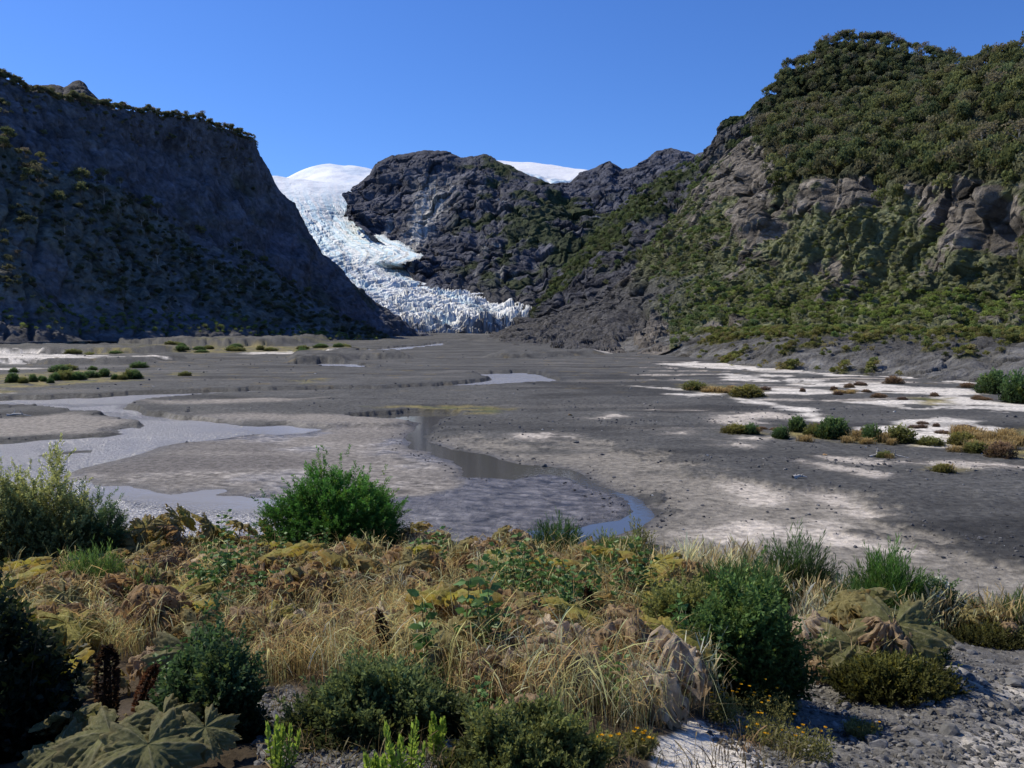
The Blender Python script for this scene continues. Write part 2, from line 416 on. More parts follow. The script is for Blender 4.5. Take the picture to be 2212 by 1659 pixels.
# --- spur between the right wall and the central mountain
rock_sheet('shaded_spur', 'shaded spur with green ribs running down behind the right wall',
    [[(1110,705,1020),(1180,700,950),(1260,690,900),(1340,690,850),(1420,690,820),(1580,690,800)],
     [(1140,688,1080),(1195,668,1040),(1270,620,1000),(1350,590,980),(1430,560,960),(1580,540,950)],
     [(1160,672,1130),(1205,632,1150),(1275,570,1160),(1350,500,1160),(1430,450,1150),(1580,420,1130)],
     [(1170,662,1180),(1183,640,1200),(1215,600,1250),(1268,542,1300),(1303,492,1330),(1335,460,1350),(1368,432,1360),(1400,408,1370),(1430,387,1370),(1480,362,1360),(1520,338,1350),(1580,325,1330)]],
    360, 300, amp=18, scale=130, rough_=.75, smooth=False, seed=300, rock=np.array([.088,.088,.100]), gully=.6, strata=.4, canopy=2.5, cscale=12.,
    veg=lambda P,T,G,n: ss(-.05,.3,fbm(P/60.,4,320)+.45*ss(.5,.95,T)-.1-.4*ss(.45,.1,T)),
    talus=lambda P,T,G,n: ss(.42,.15,T+.12*fbm(P/50.,3,330))*.9)
# --- right valley wall: rear summit
rock_sheet('rear_summit', 'forested summit rising behind the right valley wall',
    [[(1490,480,980),(1560,430,950),(1650,380,930),(1750,330,920),(1850,290,900),(2000,270,880),(2150,260,860)],
     [(1510,400,1000),(1570,350,980),(1650,300,970),(1740,260,950),(1840,220,940),(1990,215,920),(2150,215,900)],
     [(1525,345,1020),(1572,290,1000),(1645,250,1010),(1720,205,1000),(1810,150,1000),(1960,160,980),(2150,185,960)],
     [(1530,330,1040),(1546,300,1040),(1558,264,1040),(1580,252,1050),(1608,250,1050),(1638,214,1060),(1682,204,1070),(1690,157,1070),(1748,146,1075),(1766,132,1080),(1773,99,1080),(1830,94,1080),(1900,101,1075),(1960,116,1060),(2040,136,1040),(2090,152,1020),(2150,170,1000)]],
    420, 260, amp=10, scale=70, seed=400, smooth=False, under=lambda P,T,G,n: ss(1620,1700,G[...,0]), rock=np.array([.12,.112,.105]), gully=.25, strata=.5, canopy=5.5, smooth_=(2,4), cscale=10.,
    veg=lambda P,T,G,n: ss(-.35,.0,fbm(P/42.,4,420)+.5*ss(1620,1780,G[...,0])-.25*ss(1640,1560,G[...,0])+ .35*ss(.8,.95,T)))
# --- right valley wall: front face
def rf_veg(P, T, G, n):
    y = G[...,1]; x = G[...,0]
    f = fbm(P/[40,40,26], 5, 520)
    cliff = np.exp(-((y-(435+ .05*(x-1900)+22*fbm(P/70.,2,525)))/44.)**2)*ss(1560,1640,x)      # bare bands half way up
    cliff2 = np.exp(-((x-1600)/60.)**2 - ((y-370)/95.)**2)*1.15
    st = .3*np.sin(P[...,2]/3.4+2*pn(P/40.,3))
    v = .50 + f*1.15 + .5*fbm(P/[9,9,6],3,527) - cliff*(.56+.5*st)*ss(-.25,.3,fbm(P/60.,3,529)+.05) - cliff2*.9 - .25*ss(600,480,y)*ss(640,520,y)
    v = v + .55*ss(410,350,y)*ss(1600,1700,x)
    v = v - .9*ss(1420,1330,x+ .35*(y-600))*ss(-.4,.3,f+.2)
    v = v - 2*ss(1470,1380,x)*ss(670,700,y)
    return ss(.0,.22,v)
def rf_tal(P, T, G, n):
    x = G[...,0]; y = G[...,1]
    e = x - (1480 + (y-640)*-1.25) + 55*fbm(P/45.,3,560)
    return ss(40,-60,e)*ss(560,640,y)*.95
rock_sheet('right_valley_wall', 'steep sunlit valley wall with bare rock bands and green forest',
    [[(1040,750,560),(1160,765,390),(1250,775,330),(1330,778,310),(1400,775,310),(1480,745,330),(1600,722,330),(1760,722,310),(1920,725,290),(2080,728,270),(2212,730,255),(2420,730,230)],
     [(1050,738,720),(1170,738,560),(1260,730,500),(1340,715,470),(1410,700,450),(1490,668,470),(1600,662,440),(1760,668,400),(1920,672,360),(2080,676,330),(2212,680,305),(2420,680,270)],
     [(1060,726,900),(1180,705,760),(1265,690,690),(1350,650,640),(1420,610,580),(1500,590,545),(1610,590,490),(1770,590,435),(1920,590,395),(2080,590,355),(2212,590,328),(2420,590,290)],
     [(1070,720,1020),(1190,690,900),(1275,670,830),(1360,620,740),(1430,560,650),(1510,500,595),(1620,470,525),(1770,480,458),(1920,470,415),(2080,465,375),(2212,460,345),(2420,455,305)],
     [(1080,716,1060),(1200,680,980),(1285,660,900),(1370,600,800),(1440,520,700),(1530,430,640),(1630,390,560),(1770,400,480),(1920,395,435),(2080,380,393),(2212,370,360),(2420,350,320)],
     [(1090,713,1080),(1205,672,1010),(1290,656,920),(1373,592,840),(1445,500,760),(1540,390,690),(1640,320,640),(1770,310,580),(1920,300,530),(2080,260,480),(2212,230,440),(2420,190,400)],
     [(1100,711,1090),(1210,668,1040),(1292,652,950),(1375,588,870),(1418,522,840),(1442,482,810),(1482,432,780),(1532,374,750),(1562,335,740),(1602,304,730),(1650,272,720),(1700,258,710),(1760,240,700),(1830,224,690),(1900,219,680),(1960,208,670),(2010,193,650),(2060,173,630),(2090,160,610),(2130,146,590),(2160,136,570),(2212,117,550),(2300,90,520),(2420,70,490)]],
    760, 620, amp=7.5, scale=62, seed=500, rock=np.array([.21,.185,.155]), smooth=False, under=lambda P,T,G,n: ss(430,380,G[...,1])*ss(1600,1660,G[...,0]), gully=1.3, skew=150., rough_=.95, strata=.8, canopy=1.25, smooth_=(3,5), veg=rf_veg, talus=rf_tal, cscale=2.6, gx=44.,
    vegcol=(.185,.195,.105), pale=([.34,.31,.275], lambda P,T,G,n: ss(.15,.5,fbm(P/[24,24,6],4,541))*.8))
# --- moraine bench on the right
def mo_veg(P, T, G, n):
    x = G[...,0]
    return ss(.08,.3,fbm(P/[14,14,8],4,620)*1.1 + .5*ss(.62,.95,T) - .28 + .25*np.exp(-((x-1800)/120.)**2)*ss(.8,.5,T))*ss(1480,1600,x+60*T)
rock_sheet('moraine_bench', 'grey gravel moraine bench dotted with scrub at the foot of the right wall',
    [[(1250,768,385),(1330,777,340),(1420,784,310),(1520,797,262),(1600,808,222),(1700,813,200),(1880,820,186),(2000,825,176),(2212,835,163),(2420,842,150)],
     [(1265,756,405),(1340,760,365),(1425,758,335),(1522,768,285),(1600,778,240),(1700,780,216),(1880,782,202),(2000,784,192),(2212,790,178),(2420,795,164)],
     [(1275,748,430),(1350,742,395),(1430,733,365),(1525,740,305),(1600,748,262),(1700,748,236),(1880,748,220),(2000,750,210),(2212,755,194),(2420,758,180)],
     [(1290,744,450),(1365,728,430),(1435,719,400),(1525,717,340),(1600,718,300),(1700,717,275),(1880,718,258),(2000,720,246),(2212,724,230),(2420,728,214)]],
    620, 150, amp=2.6, scale=30, seed=600, rock=np.array([.180,.174,.165]), gully=.35, gx=70., rough_=.5, strata=.0, canopy=.8, smooth_=(3,4), veg=mo_veg, cscale=2.2, vegcol=(.13,.13,.05), back=(8,1.25), jag=0)
# --- left valley wall in its own shade
LW = [[(-330,640,520),(-100,640,540),(100,660,600),(250,690,660),(400,715,720),(560,735,780),(700,745,830),(800,750,870),(880,752,900),(955,752,930)],
      [(-330,560,560),(-100,520,580),(100,520,635),(250,560,690),(400,600,745),(540,640,800),(650,670,850),(750,700,890),(850,730,925),(950,748,950)],
      [(-330,480,610),(-100,400,630),(100,380,680),(250,420,735),(380,450,785),(490,480,840),(580,540,885),(690,610,920),(820,690,950),(946,745,970)],
      [(-330,400,670),(-100,260,690),(100,270,740),(220,300,790),(350,320,840),(450,350,890),(540,410,930),(655,520,955),(800,655,980),(943,743,985)],
      [(-330,330,720),(-100,190,740),(0,168,760),(60,196,770),(110,212,780),(200,228,800),(280,244,825),(330,249,840),(400,258,865),(440,262,880),(480,282,900),(520,292,915),(549,304,935),(560,332,950),(575,362,965),(600,412,975),(640,452,985),(660,492,990),(690,542,995),(720,572,1000),(750,602,1000),(780,627,1000),(830,672,1000),(880,707,1000),(940,741,1000)]]  # unseen crest left of the frame kept low to let sun onto the fan
_bx = [p[0] for p in LW[0]]; _bd = [p[2] for p in LW[0]]
LW = [LW[0]] + [[(x_, y_, float(np.interp(x_, _bx, _bd))*.36 + .64*d_) for x_, y_, d_ in r_] for r_ in LW[1:]]     # steep face
rock_sheet('left_valley_wall', 'tall forested valley wall lying in deep blue shade on the left',
    LW,
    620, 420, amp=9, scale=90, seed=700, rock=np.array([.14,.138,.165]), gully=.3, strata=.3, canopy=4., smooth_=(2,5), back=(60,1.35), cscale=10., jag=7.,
    veg=lambda P,T,G,n: ss(-.5,-.1,fbm(P/70.,4,720)+.3*ss(.75,.95,T)), vegcol=(.135,.135,.15), rough_=.2)  # blue-grey rock and forest colour stands in for haze
# --- left peak behind
rock_sheet('left_peak', 'small pointed bare peak showing behind the left wall',
    [[(20,250,1350),(110,250,1350),(170,250,1350),(260,255,1350)],
     [(40,200,1600),(80,187,1600),(112,181,1600),(140,190,1600),(156,177,1600),(170,172,1600),(184,179,1600),(192,195,1600),(214,216,1600),(260,240,1600)]],
    140, 60, amp=6, scale=70, seed=750, rock=np.array([.10,.095,.095]), smooth_=(1,2), veg=lambda P,T,G,n: ss(.1,.4,fbm(P/50.,3,5))*.5)
# --- left wooded fan in front of it
rock_sheet('left_wooded_fan', 'wooded debris fan sloping down from the left wall to the plain',
    [[(-330,750,420),(-100,745,440),(100,738,470),(300,738,520),(500,738,570),(650,742,620),(760,748,660),(860,752,700)],
     [(-330,690,440),(-100,690,460),(100,700,495),(300,708,545),(500,716,600),(640,728,650),(750,738,690),(858,750,720)],
     [(-330,560,480),(-100,560,500),(100,590,540),(280,620,595),(450,640,660),(600,675,705),(730,710,735),(854,745,745)],
     [(-330,480,520),(-100,420,545),(80,440,580),(230,480,640),(390,540,720),(540,600,760),(690,680,775),(850,740,770)],
     [(-330,350,560),(-100,280,590),(0,300,610),(100,362,630),(200,400,660),(250,405,680),(330,460,730),(420,510,780),(490,530,800),(560,570,815),(640,630,820),(700,668,815),(780,715,805),(846,738,795)]],
    560, 380, amp=7, scale=70, seed=800, rock=np.array([.20,.195,.20]), gully=.8, strata=0, rough_=.3, canopy=3.5, smooth_=(3,5), back=(60,1.2), cscale=9.,
    veg=lambda P,T,G,n: ss(-.35,.05,fbm(P/55.,4,820)+.35*ss(.15,.4,T)-.15), vegcol=(.17,.17,.14),
    talus=lambda P,T,G,n: ss(.10,.02,T+.05*fbm(P/30.,3,8))*.8)
# ------------------------------------------------------------------ river plain
def base(d):
    return np.interp(d, [0, 250, 500, 800, 1100, 1600, 3000], [0, 0, 1., 2.5, 5., 9., 20.])
def onplain(px, py):
    dx, dy, s = ray(px, py)
    d = EYE/np.maximum(-s, 1e-4)
    for _ in range(40): d = .5*d + .5*np.clip((EYE - base(d))/np.maximum(-s, 1e-4), 5, 3000)
    return dx*d, dy*d, d
def pw(pts):
    a = np.array(pts, float); x, y, d = onplain(a[:,0], a[:,1]); return np.stack([x, y], -1)

RIVER = [(-200,866),(0,865),(80,864),(150,861),(230,857),(310,853),(400,850),(480,848),(553,845),(650,843),(750,841),(860,838),(950,834),(1010,829),(1060,822),(1050,814),(1030,808),(1070,807),(1130,806),(1158,808),(1170,816),(1215,827),(1150,832),(1106,833.5),(1040,837),(920,842),(830,846),(700,849),(553,852),(480,856),(400,862),(365,866),(330,870),(295,876),(277,884),(290,891),(312,898),(335,902),(357,903),(420,906),(460,911),(510,916),(553,920),(620,919),(670,923),(703,929),(670,935),(620,938),(553,939),(500,945),(450,953),(400,957),(350,967),(320,978),(270,993),(220,1005),(180,1018),(158,1026),(168,1032),(190,1037),(200,1046),(225,1051),(260,1056),(310,1065),(350,1070),(400,1065),(430,1058),(485,1057),(487,1064),(470,1070),(455,1075),(500,1078),(560,1081),(600,1083),(640,1090),(720,1098),(740,1130),(640,1160),(500,1165),(300,1165),(100,1165),(0,1165),(-200,1170)]
ISLE = [(-200,883),(0,883),(60,884),(100,888),(130,893),(170,897),(210,903),(240,911),(270,917),(295,921),(300,926),(270,925),(245,930),(268,937),(240,942),(200,943),(150,947),(80,953),(0,957),(-200,962)]
STREAM = [(757,904),(775,900),(820,897),(870,894),(930,893),(970,895),(985,899),(992,904),(960,907),(936,909),(936,920),(926,935),(911,944),(925,954),(960,967),(1000,977),(1050,984),(1090,993),(1130,1001),(1175,1006),(1205,1012),(1240,1021),(1275,1034),(1305,1049),(1345,1064),(1385,1079),(1408,1094),(1418,1110),(1411,1125),(1394,1138),(1360,1149),(1320,1159),(1280,1169),(1240,1176),(1150,1184),(1050,1190),(1040,1175),(1085,1160),(1110,1156),(1150,1154),(1240,1149),(1255,1142),(1300,1129),(1345,1116),(1361,1104),(1359,1091),(1340,1076),(1300,1061),(1268,1050),(1235,1040),(1200,1031),(1165,1027),(1135,1031),(1110,1036),(1060,1034),(1012,1033),(1003,1018),(990,1005),(970,995),(945,986),(920,977),(890,966),(880,958),(866,947),(872,938),(886,928),(898,916),(880,911),(835,909),(790,907)]
FAR1 = [(830,754),(880,749),(920,746),(960,740),(970,739),(962,746),(900,753),(850,760),(800,768),(760,765),(765,756)]
FAR2 = [(628,789),(700,786),(760,787),(790,791),(818,798),(770,798),(700,795)]
WETF = [(800,1085),(850,1079),(910,1075),(950,1068),(985,1056),(1009,1044),(1012,1033),(1060,1034),(1110,1036),(1165,1027),(1235,1040),(1300,1061),(1340,1076),(1359,1091),(1361,1104),(1345,1116),(1300,1129),(1240,1149),(1150,1154),(1085,1160),(1040,1180),(990,1185),(900,1185),(820,1150)]
DELTA = [(500,944),(600,940),(700,931),(760,925),(880,925),(866,947),(890,966),(945,986),(990,1005),(1003,1018),(1012,1033),(1009,1044),(985,1056),(910,1075),(850,1079),(760,1085),(640,1090),(500,1078),(455,1075),(487,1064),(485,1057),(400,1066),(350,1071),(260,1057),(200,1047),(158,1026),(270,993),(350,967)]
DARKS = [(180,1020),(270,995),(350,968),(420,957),(530,960),(600,965),(560,975),(640,985),(720,997),(690,1005),(600,1012),(420,1022),(250,1026)]
RIFF1 = [(0,876),(100,878),(180,876),(280,872),(300,880),(330,900),(350,908),(290,906),(200,896),(120,889),(60,884),(0,882)]
RIFF2 = [(225,1092),(245,1083),(290,1086),(370,1099),(490,1107),(600,1105),(660,1112),(700,1160),(450,1165),(250,1160)]
BAR3 = [(25,990),(60,982),(110,976),(170,971),(225,970),(205,981),(120,986),(60,990)]
TONG = [(560,921),(620,919),(670,923),(703,929),(670,935),(620,938),(560,938),(500,930)]
SANDR = [(925,954),(990,952),(1060,962),(1150,968),(1240,955),(1330,962),(1400,985),(1474,1018),(1560,1045),(1610,1058),(1700,1082),(1790,1078),(1900,1110),(1960,1160),(2060,1210),(2300,1260),(2300,1400),(1000,1400),(1050,1190),(1240,1176),(1360,1149),(1418,1110),(1385,1079),(1305,1049),(1205,1012),(1090,993),(960,967)]
SANDL = [(320,873),(420,876),(560,869),(690,868),(600,876),(480,880),(360,881)]
SANDC = [(357,903),(420,905),(520,902),(640,905),(760,903),(790,908),(880,912),(890,922),(760,925),(700,928),(620,917),(510,915)]
ISLES = [(0,915),(60,910),(140,902),(250,915),(270,920),(240,930),(240,937),(150,942),(0,950),(-200,952),(-200,915)]
BRITE = [[(1470,1168),(1500,1158),(1540,1152),(1600,1135),(1650,1131),(1700,1146),(1745,1140),(1790,1141),(1830,1162),(1910,1184),(1995,1198),(1970,1207),(1820,1182),(1740,1166),(1690,1171),(1560,1174)],
         [(1755,1084),(1790,1088),(1840,1102),(1890,1120),(1902,1134),(1870,1133),(1800,1112)],
         [(1570,1058),(1640,1068),(1695,1088),(1680,1104),(1640,1098),(1600,1090),(1590,1075)],
         [(1760,996),(1800,997),(1850,1003),(1900,1012),(1880,1014),(1800,1008)],
         [(1745,1014),(1800,1017),(1850,1027),(1910,1040),(1890,1046),(1810,1034)],
         [(1550,960),(1600,953),(1660,952),(1640,962),(1580,964)],[(1550,974),(1590,970),(1630,974),(1600,979)],
         [(1270,910),(1320,905),(1345,908),(1300,914)],[(1440,947),(1470,940),(1490,938),(1480,946),(1455,951)],
         [(1540,905),(1600,900),(1660,897),(1720,905),(1700,912),(1640,913),(1600,922),(1660,925),(1600,928),(1560,922)],
         [(1960,1013),(2050,1010),(2150,1016),(2300,1022),(2300,1030),(2150,1024),(2050,1020)],
         [(1100,952),(1190,947),(1240,950),(1190,957),(1120,960)]]
WHITE = [[(1430,790),(1500,787),(1560,791),(1640,797),(1700,801),(1760,803),(1850,810),(1960,811),(2080,816),(2300,824),(2300,852),(2160,848),(2100,836),(2000,826),(1950,826),(1880,816),(1800,818),(1740,812),(1640,810),(1560,802),(1480,797)],
         [(1690,824),(1740,827),(1800,834),(1880,837),(1930,844),(1990,848),(2060,849),(2110,856),(2080,866),(2130,884),(2300,894),(2300,906),(2130,901),(2000,893),(1950,891),(1860,881),(1890,877),(1990,879),(2070,880),(2040,868),(1960,862),(1900,856),(1840,846),(1760,842),(1700,838)],
         [(1550,812),(1640,820),(1690,832),(1640,834),(1580,826)],[(1610,812),(1660,814),(1700,821),(1650,820)],
         [(1360,842),(1420,846),(1480,849),(1490,853),(1430,850)],[(1455,862),(1530,858),(1560,864),(1490,866)],
         [(1659,850),(1740,853),(1830,860),(1760,863),(1659,862)],
         [(1570,868),(1640,877),(1740,893),(1780,917),(1765,910),(1740,897),(1660,884),(1600,876)],
         [(1890,930),(1960,918),(2040,910),(2100,922),(2140,938),(2090,955),(2010,968),(1960,950)],
         [(-200,783),(0,782),(90,781),(200,782),(360,784),(200,787),(100,790),(0,792),(-200,794)],[(-200,772),(60,771),(150,772),(280,777),(120,778),(-200,779)],[(-200,803),(0,800),(70,798),(90,803),(0,807),(-200,808)],
         [(553,764),(640,763),(720,764),(720,767),(640,768),(553,768)],[(-200,855),(0,854),(55,855),(20,858),(-200,860)],[(1280,763),(1330,762),(1330,765),(1290,766)]]
VEGP = [[(-200,820),(0,818),(80,811),(160,806),(230,806),(312,812),(300,830),(210,834),(100,842),(0,848),(-200,850)],
        [(150,772),(200,768),(300,764),(290,778),(200,780)],[(330,753),(430,752),(560,750),(680,752),(760,752),(775,762),(700,764),(560,764),(430,768),(350,760)],
        [(380,810),(410,811),(430,818),(400,822)],[(640,830),(690,825),(705,832),(670,835)],[(-200,853),(0,851),(55,852),(20,857),(-200,856)],
        [(1470,838),(1520,836),(1590,842),(1610,852),(1560,860),(1480,850)],[(1590,852),(1640,850),(1650,862),(1600,866)],
        [(1560,935),(1620,935),(1650,945),(1580,947)],[(1680,940),(1760,930),(1850,938),(1960,952),(2030,966),(1960,968),(1840,962),(1720,955)],
        [(2050,955),(2120,945),(2300,925),(2300,985),(2200,990),(2120,985),(2060,972)],[(2130,985),(2300,985),(2300,1010),(2180,1005)],[(2000,1022),(2040,1020),(2080,1024),(2050,1034),(2010,1032)],[(1970,870),(2060,872),(2060,884),(1990,884)],
        [(800,888),(900,884),(1030,884),(1110,890),(1060,903),(1010,905),(990,897),(900,891)]]
TERR = [([(170,742),(255,750),(360,751),(560,750),(640,747),(690,741),(690,733),(500,731),(170,733)], 3.2),
        ([(-200,771),(80,771),(160,770),(260,768),(330,766),(400,763),(400,756),(-200,756)], 1.9),
        ([(-200,794),(60,791),(150,793),(250,793),(350,787),(385,783),(380,777),(-200,777)], 1.1),
        ([(640,787),(745,785),(762,780),(872,779),(880,774),(860,769),(640,770)], 1.5),
        ([(1060,776),(1130,778),(1240,772),(1300,770),(1290,764),(1080,766)], 1.2),
        ([(700,766),(760,770),(800,766),(770,760),(700,760)], 1.4)]
# drawn grid: columns by bearing, rows by range; spacing follows what can be seen
pxs = np.arange(-330, 2561, 2.15)
pys = np.r_[np.arange(1420, 1000, -1.9), np.arange(1000, 800, -1.25), np.arange(800, 723.5, -.75)]
_, _, drow = onplain(np.full(len(pys), CX), pys)
drow = np.r_[drow, drow[-1]*np.array([1.08, 1.2, 1.4, 1.8])]
bx, by, _ = ray(pxs, np.full(len(pxs), 900.))
X = drow[:, None]*bx[None]; Y = drow[:, None]*by[None]; Dm = np.hypot(X, Y); SH = X.shape
W2 = np.stack([X, Y], -1)
px_scale = Dm**2/(EYE*FP)                         # metres of range per survey row
wob = fbm(W2/14., 4, 900); wob2 = fbm(W2/5., 3, 905)
Xw = X + .16*Dm/16*wob*1.2; Yw = Y + (.35 + .012*Dm)*wob2*1.1 + .02*Dm*wob
def reg(poly, soft=1., grow=0.):
    """soft inside-mask of a surveyed region; the edge width scales with range"""
    p = pw(poly); m = .06*Dm.max()
    out = np.zeros(SH); d0 = np.hypot(p[:,0], p[:,1])
    pad = .12*d0.max() + 4
    s = (X > p[:,0].min()-pad) & (X < p[:,0].max()+pad) & (Y > p[:,1].min()-pad) & (Y < p[:,1].max()+pad)
    if s.any():
        sd = sdf(p, Xw[s], Yw[s]); wd = soft*(.25 + .011*Dm[s])
        out[s] = ss(wd, -wd, sd - grow)
    return out
def dist(poly, far=60.):
    p = pw(poly); out = np.full(SH, far)
    s = (X > p[:,0].min()-far) & (X < p[:,0].max()+far) & (Y > p[:,1].min()-far) & (Y < p[:,1].max()+far)
    out[s] = sdf(p, Xw[s], Yw[s]); return out
dr = np.maximum(dist(RIVER), -dist(ISLE)); dr3 = dist(BAR3)
dst = dist(STREAM); df = np.minimum(dist(FAR1), dist(FAR2))
dw = np.minimum(np.minimum(dr, dst), df)
sand = np.zeros(SH)
for p_ in (DELTA, SANDL, SANDC, ISLES): sand = np.maximum(sand, reg(p_, 1.2))
sandr = reg(SANDR, 4.)
n1 = fbm(W2/9., 5, 910); n2 = fbm(W2/2.6, 4, 915); n3 = fbm(W2/45., 4, 920); n4 = fbm(W2/[22., 7.], 5, 925); n0 = fbm(W2/.8, 3, 928)
sandr = np.clip(sandr*ss(-.75,.05, n1*.7 + n2*.3 + .25*(1-ss(60,45,Dm))), 0, 1)
delta = reg(DELTA, 1.2); wetf = reg(WETF, 1.); darks = reg(DARKS, 1.5); tong = reg(TONG, 1.2); riff = np.maximum(reg(RIFF1, 2.), reg(RIFF2, 2.))
brite = np.zeros(SH); white = np.zeros(SH); vegp = np.zeros(SH); terr = np.zeros(SH)
for p_ in BRITE: brite = np.maximum(brite, reg(p_, 2.))
for p_ in WHITE: white = np.maximum(white, reg(p_, 1.5, .8))
for p_ in VEGP: vegp = np.maximum(vegp, reg(p_, 1.2))
for p_, h_ in TERR: terr = np.maximum(terr, reg(p_, .9)*h_*1.25*(1+.35*n1))
brite *= ss(-.55, .1, n2*.6+n4*.7+.1); wsc = ss(-.5, -.1, n4*.9 + n2*.45 + .16); white *= wsc
streak = ss(.22, .5, fbm(np.stack([X/26.+n1*.3, Y/9.], -1), 5, 930))*ss(1200, 1500, CX + FP*X/np.maximum(Y,1))*ss(420, 250, Dm)*ss(60,110,Dm)
brite = np.maximum(brite, streak*.55*(1-vegp))
def crisp(m, a=.35, b=.22): return ss(.30, .62, m + (a*n2 + .25*n4 + b*n0*ss(110,60,Dm))*(m > .03)*ss(1.02,.75,m))
brite = .5*brite + .42*crisp(brite); stw = fbm(np.stack([X/34., Y/6.], -1) + .25*n1[..., None], 5, 955)
white = ss(.25, .80, white + (.9*stw + .12*n2)*(white > .03)*ss(1.05, .7, white))*(.55+.45*ss(-.35,.05,stw)); sandr = .35*sandr + .65*crisp(sandr, .5)
# heights
B = base(Dm)
land = .42 + .22*n3 + .12*n1 + .03*n2
land = np.where(Dm > 90, land + .25*ss(90, 130, Dm), land)
land = land*(1-.72*np.maximum(delta, .75*sandr)*ss(120, 90, Dm)) - .12*delta
land = np.maximum(land, .045)
land += terr + ss(350, 700, Dm)*(1.3*np.maximum(fbm(W2/60., 5, 940), -.2) + .9*ss(.1,.5,fbm(W2/[90,30], 4, 945)))
soft = np.where(Dm > 95, .5, 1.3) + .8*sandr
Hh = np.where(dw > 0, .01 + (land-.01)*ss(-.1, 1., dw/soft), -.45*ss(0, 1., -dw/(1.2+.01*Dm)) + .01)
wetm = np.maximum(wetf, tong*0)
Hh = Hh*(1-wetf) + wetf*np.where(dst > 0, .035 + .02*n2, Hh)
b3 = reg(BAR3, 1.); Hh = np.maximum(Hh, .03*b3 - .2*(1-b3))
# small-scale relief: ripples on the wet flats, cobble roughness elsewhere
rw = np.stack([X*.95-Y*.3, X*.3+Y*.95], -1) + .8*np.stack([n2, n1], -1)
rip = 1.5*pn(rw/[1.5,.62], 980) + .7*pn(rw/[.7,.5], 981)
ripm = np.maximum(wetf*ss(-.6,.2,n1+.3), delta*(1-darks)*ss(-.3,.25,n1+.25*n2+.35*ss(72,60,Dm)))
Hh += ripm*rip*.028*ss(110, 60, Dm)
grav = np.clip(1-np.maximum(sand, np.maximum(sandr, np.maximum(white, wetf))), 0, 1)
Hh += grav*(.035*n0 + .03*n2)*ss(200, 120, Dm)*np.where(dw > .5, 1, 0)
Z = B + Hh
# drop the plain out of sight under the terrace on which the camera stands
Z = Z - ss(26, 14, Dm)*6
# colours (albedo)
g_ = np.array([.084,.082,.077])*(1+.32*n1+.22*n2+.25*n0*ss(90,50,Dm))[..., None]
c = g_
c = mixc(c, [.070,.068,.064], ss(.0,.5,n3)*.5)
c = mixc(c, [.19,.175,.155], ss(.2,.55,fbm(W2/[30,9],5,950))*.35*ss(70,120,Dm))
c = c*(1-.45*ss(.05,.45,fbm(W2/[40,11],5,953)))[...,None]
lum = (1+.10*n2+.06*n0)[..., None]
c = mixc(c, np.array([.245,.220,.182])*lum, sandr*.92*ss(-.9,-.15,n4+.5*n1+.3*ss(55,42,Dm)))
c = mixc(c, np.array([.245,.22,.19])*lum, sand)
c = mixc(c, np.array([.235,.212,.187])*lum*(1+.30*n1+.25*n4)[...,None], delta*.9)
c = mixc(c, np.array([.135,.122,.112])*lum, darks*ss(-.5,.2,n4+.25)*.9)
c = mixc(c, np.array([.60,.53,.45])*lum, brite*.88)
c = mixc(c, np.array([.66,.61,.54])*lum, white*.95)
c = mixc(c, [.135,.125,.122], wetf*.92); c = mixc(c, [.20,.185,.17], wetf*ss(.0,.5,n4)*.6); c = c*(1+ripm*(.55*rip))[..., None]  # ripples: drier crests lightened, also painting glints into the colour
vn = fbm(W2/3.2, 4, 960)
c = mixc(c, np.array([.20,.165,.06])*(1+.5*vn)[...,None], vegp*ss(-.25,.25,vn+.1)*.85)
c = mixc(c, [.10,.11,.035], vegp*ss(.1,.5,fbm(W2/5.,3,965))*.7)
c = mixc(c, [.13,.12,.045], ss(330,520,Dm)*ss(.25,.5,fbm(W2/[50,25],4,970))*.6*ss(900,700,CX+FP*X/np.maximum(Y,1)))
scat = ss(.42,.6,fbm(W2/[7,4],4,975))*ss(110,160,Dm)*ss(420,250,Dm)
c = mixc(c, [.16,.12,.05], scat*.5)
damp = np.exp(-np.maximum(dw,0)/(1.1+.008*Dm+.9*np.clip(n1,-.5,1)))*(dw > -.5)*(Dm > 40)
c = c*(1-.45*damp*(1-wetf))[..., None]
c = c*(1-.35*ss(.3,.7,terr*(3.2-terr)/2.56)*(terr<3.1)*0)[..., None]
rough = .92 - .5*damp*(1-grav*.6) - wetf*.62 - delta*(1-darks)*ss(-.2,.3,n1+.2*n2)*.42
rough = np.clip(rough, .25, .95)
P = np.stack([X, Y, Z], -1)
M_plain = attr_mat('river_gravel', rough=.9, spec=.25, nscale=2.2, namp=.6, bump=.9, bscale=1.4, bdist=.25, rattr=True, detail=10)
tag(obj('river_plain', mesh('river_plain', P, gridfaces(*SH), M_plain, np.clip(c,.01,.85), True, {'Rough': rough})), kind='structure', label='grey gravel and sand river plain')
PLAIN = dict(X=X, Y=Y, Z=Z, D=Dm, grav=grav, dw=dw, sandr=sandr, white=white, vegp=vegp)
_ld = np.log(drow)
def plain_z(x, y):
    """height of the plain under world points"""
    d = np.hypot(x, y); u = CX + FP*np.asarray(x)/np.asarray(y)
    # columns are by bearing: recover px from bearing at row 900
    _, _, s = ray(CX, 900.)
    k = CP + (CY-900.)/FP*SP
    pxx = CX + FP*k*np.asarray(x)/np.asarray(y)
    i = np.interp(np.log(d), _ld, np.arange(len(drow))); j = (pxx-pxs[0])/(pxs[1]-pxs[0])
    i = np.clip(np.rint(i), 0, SH[0]-1).astype(int); j = np.clip(np.rint(j), 0, SH[1]-1).astype(int)
    return Z[i, j], i, j

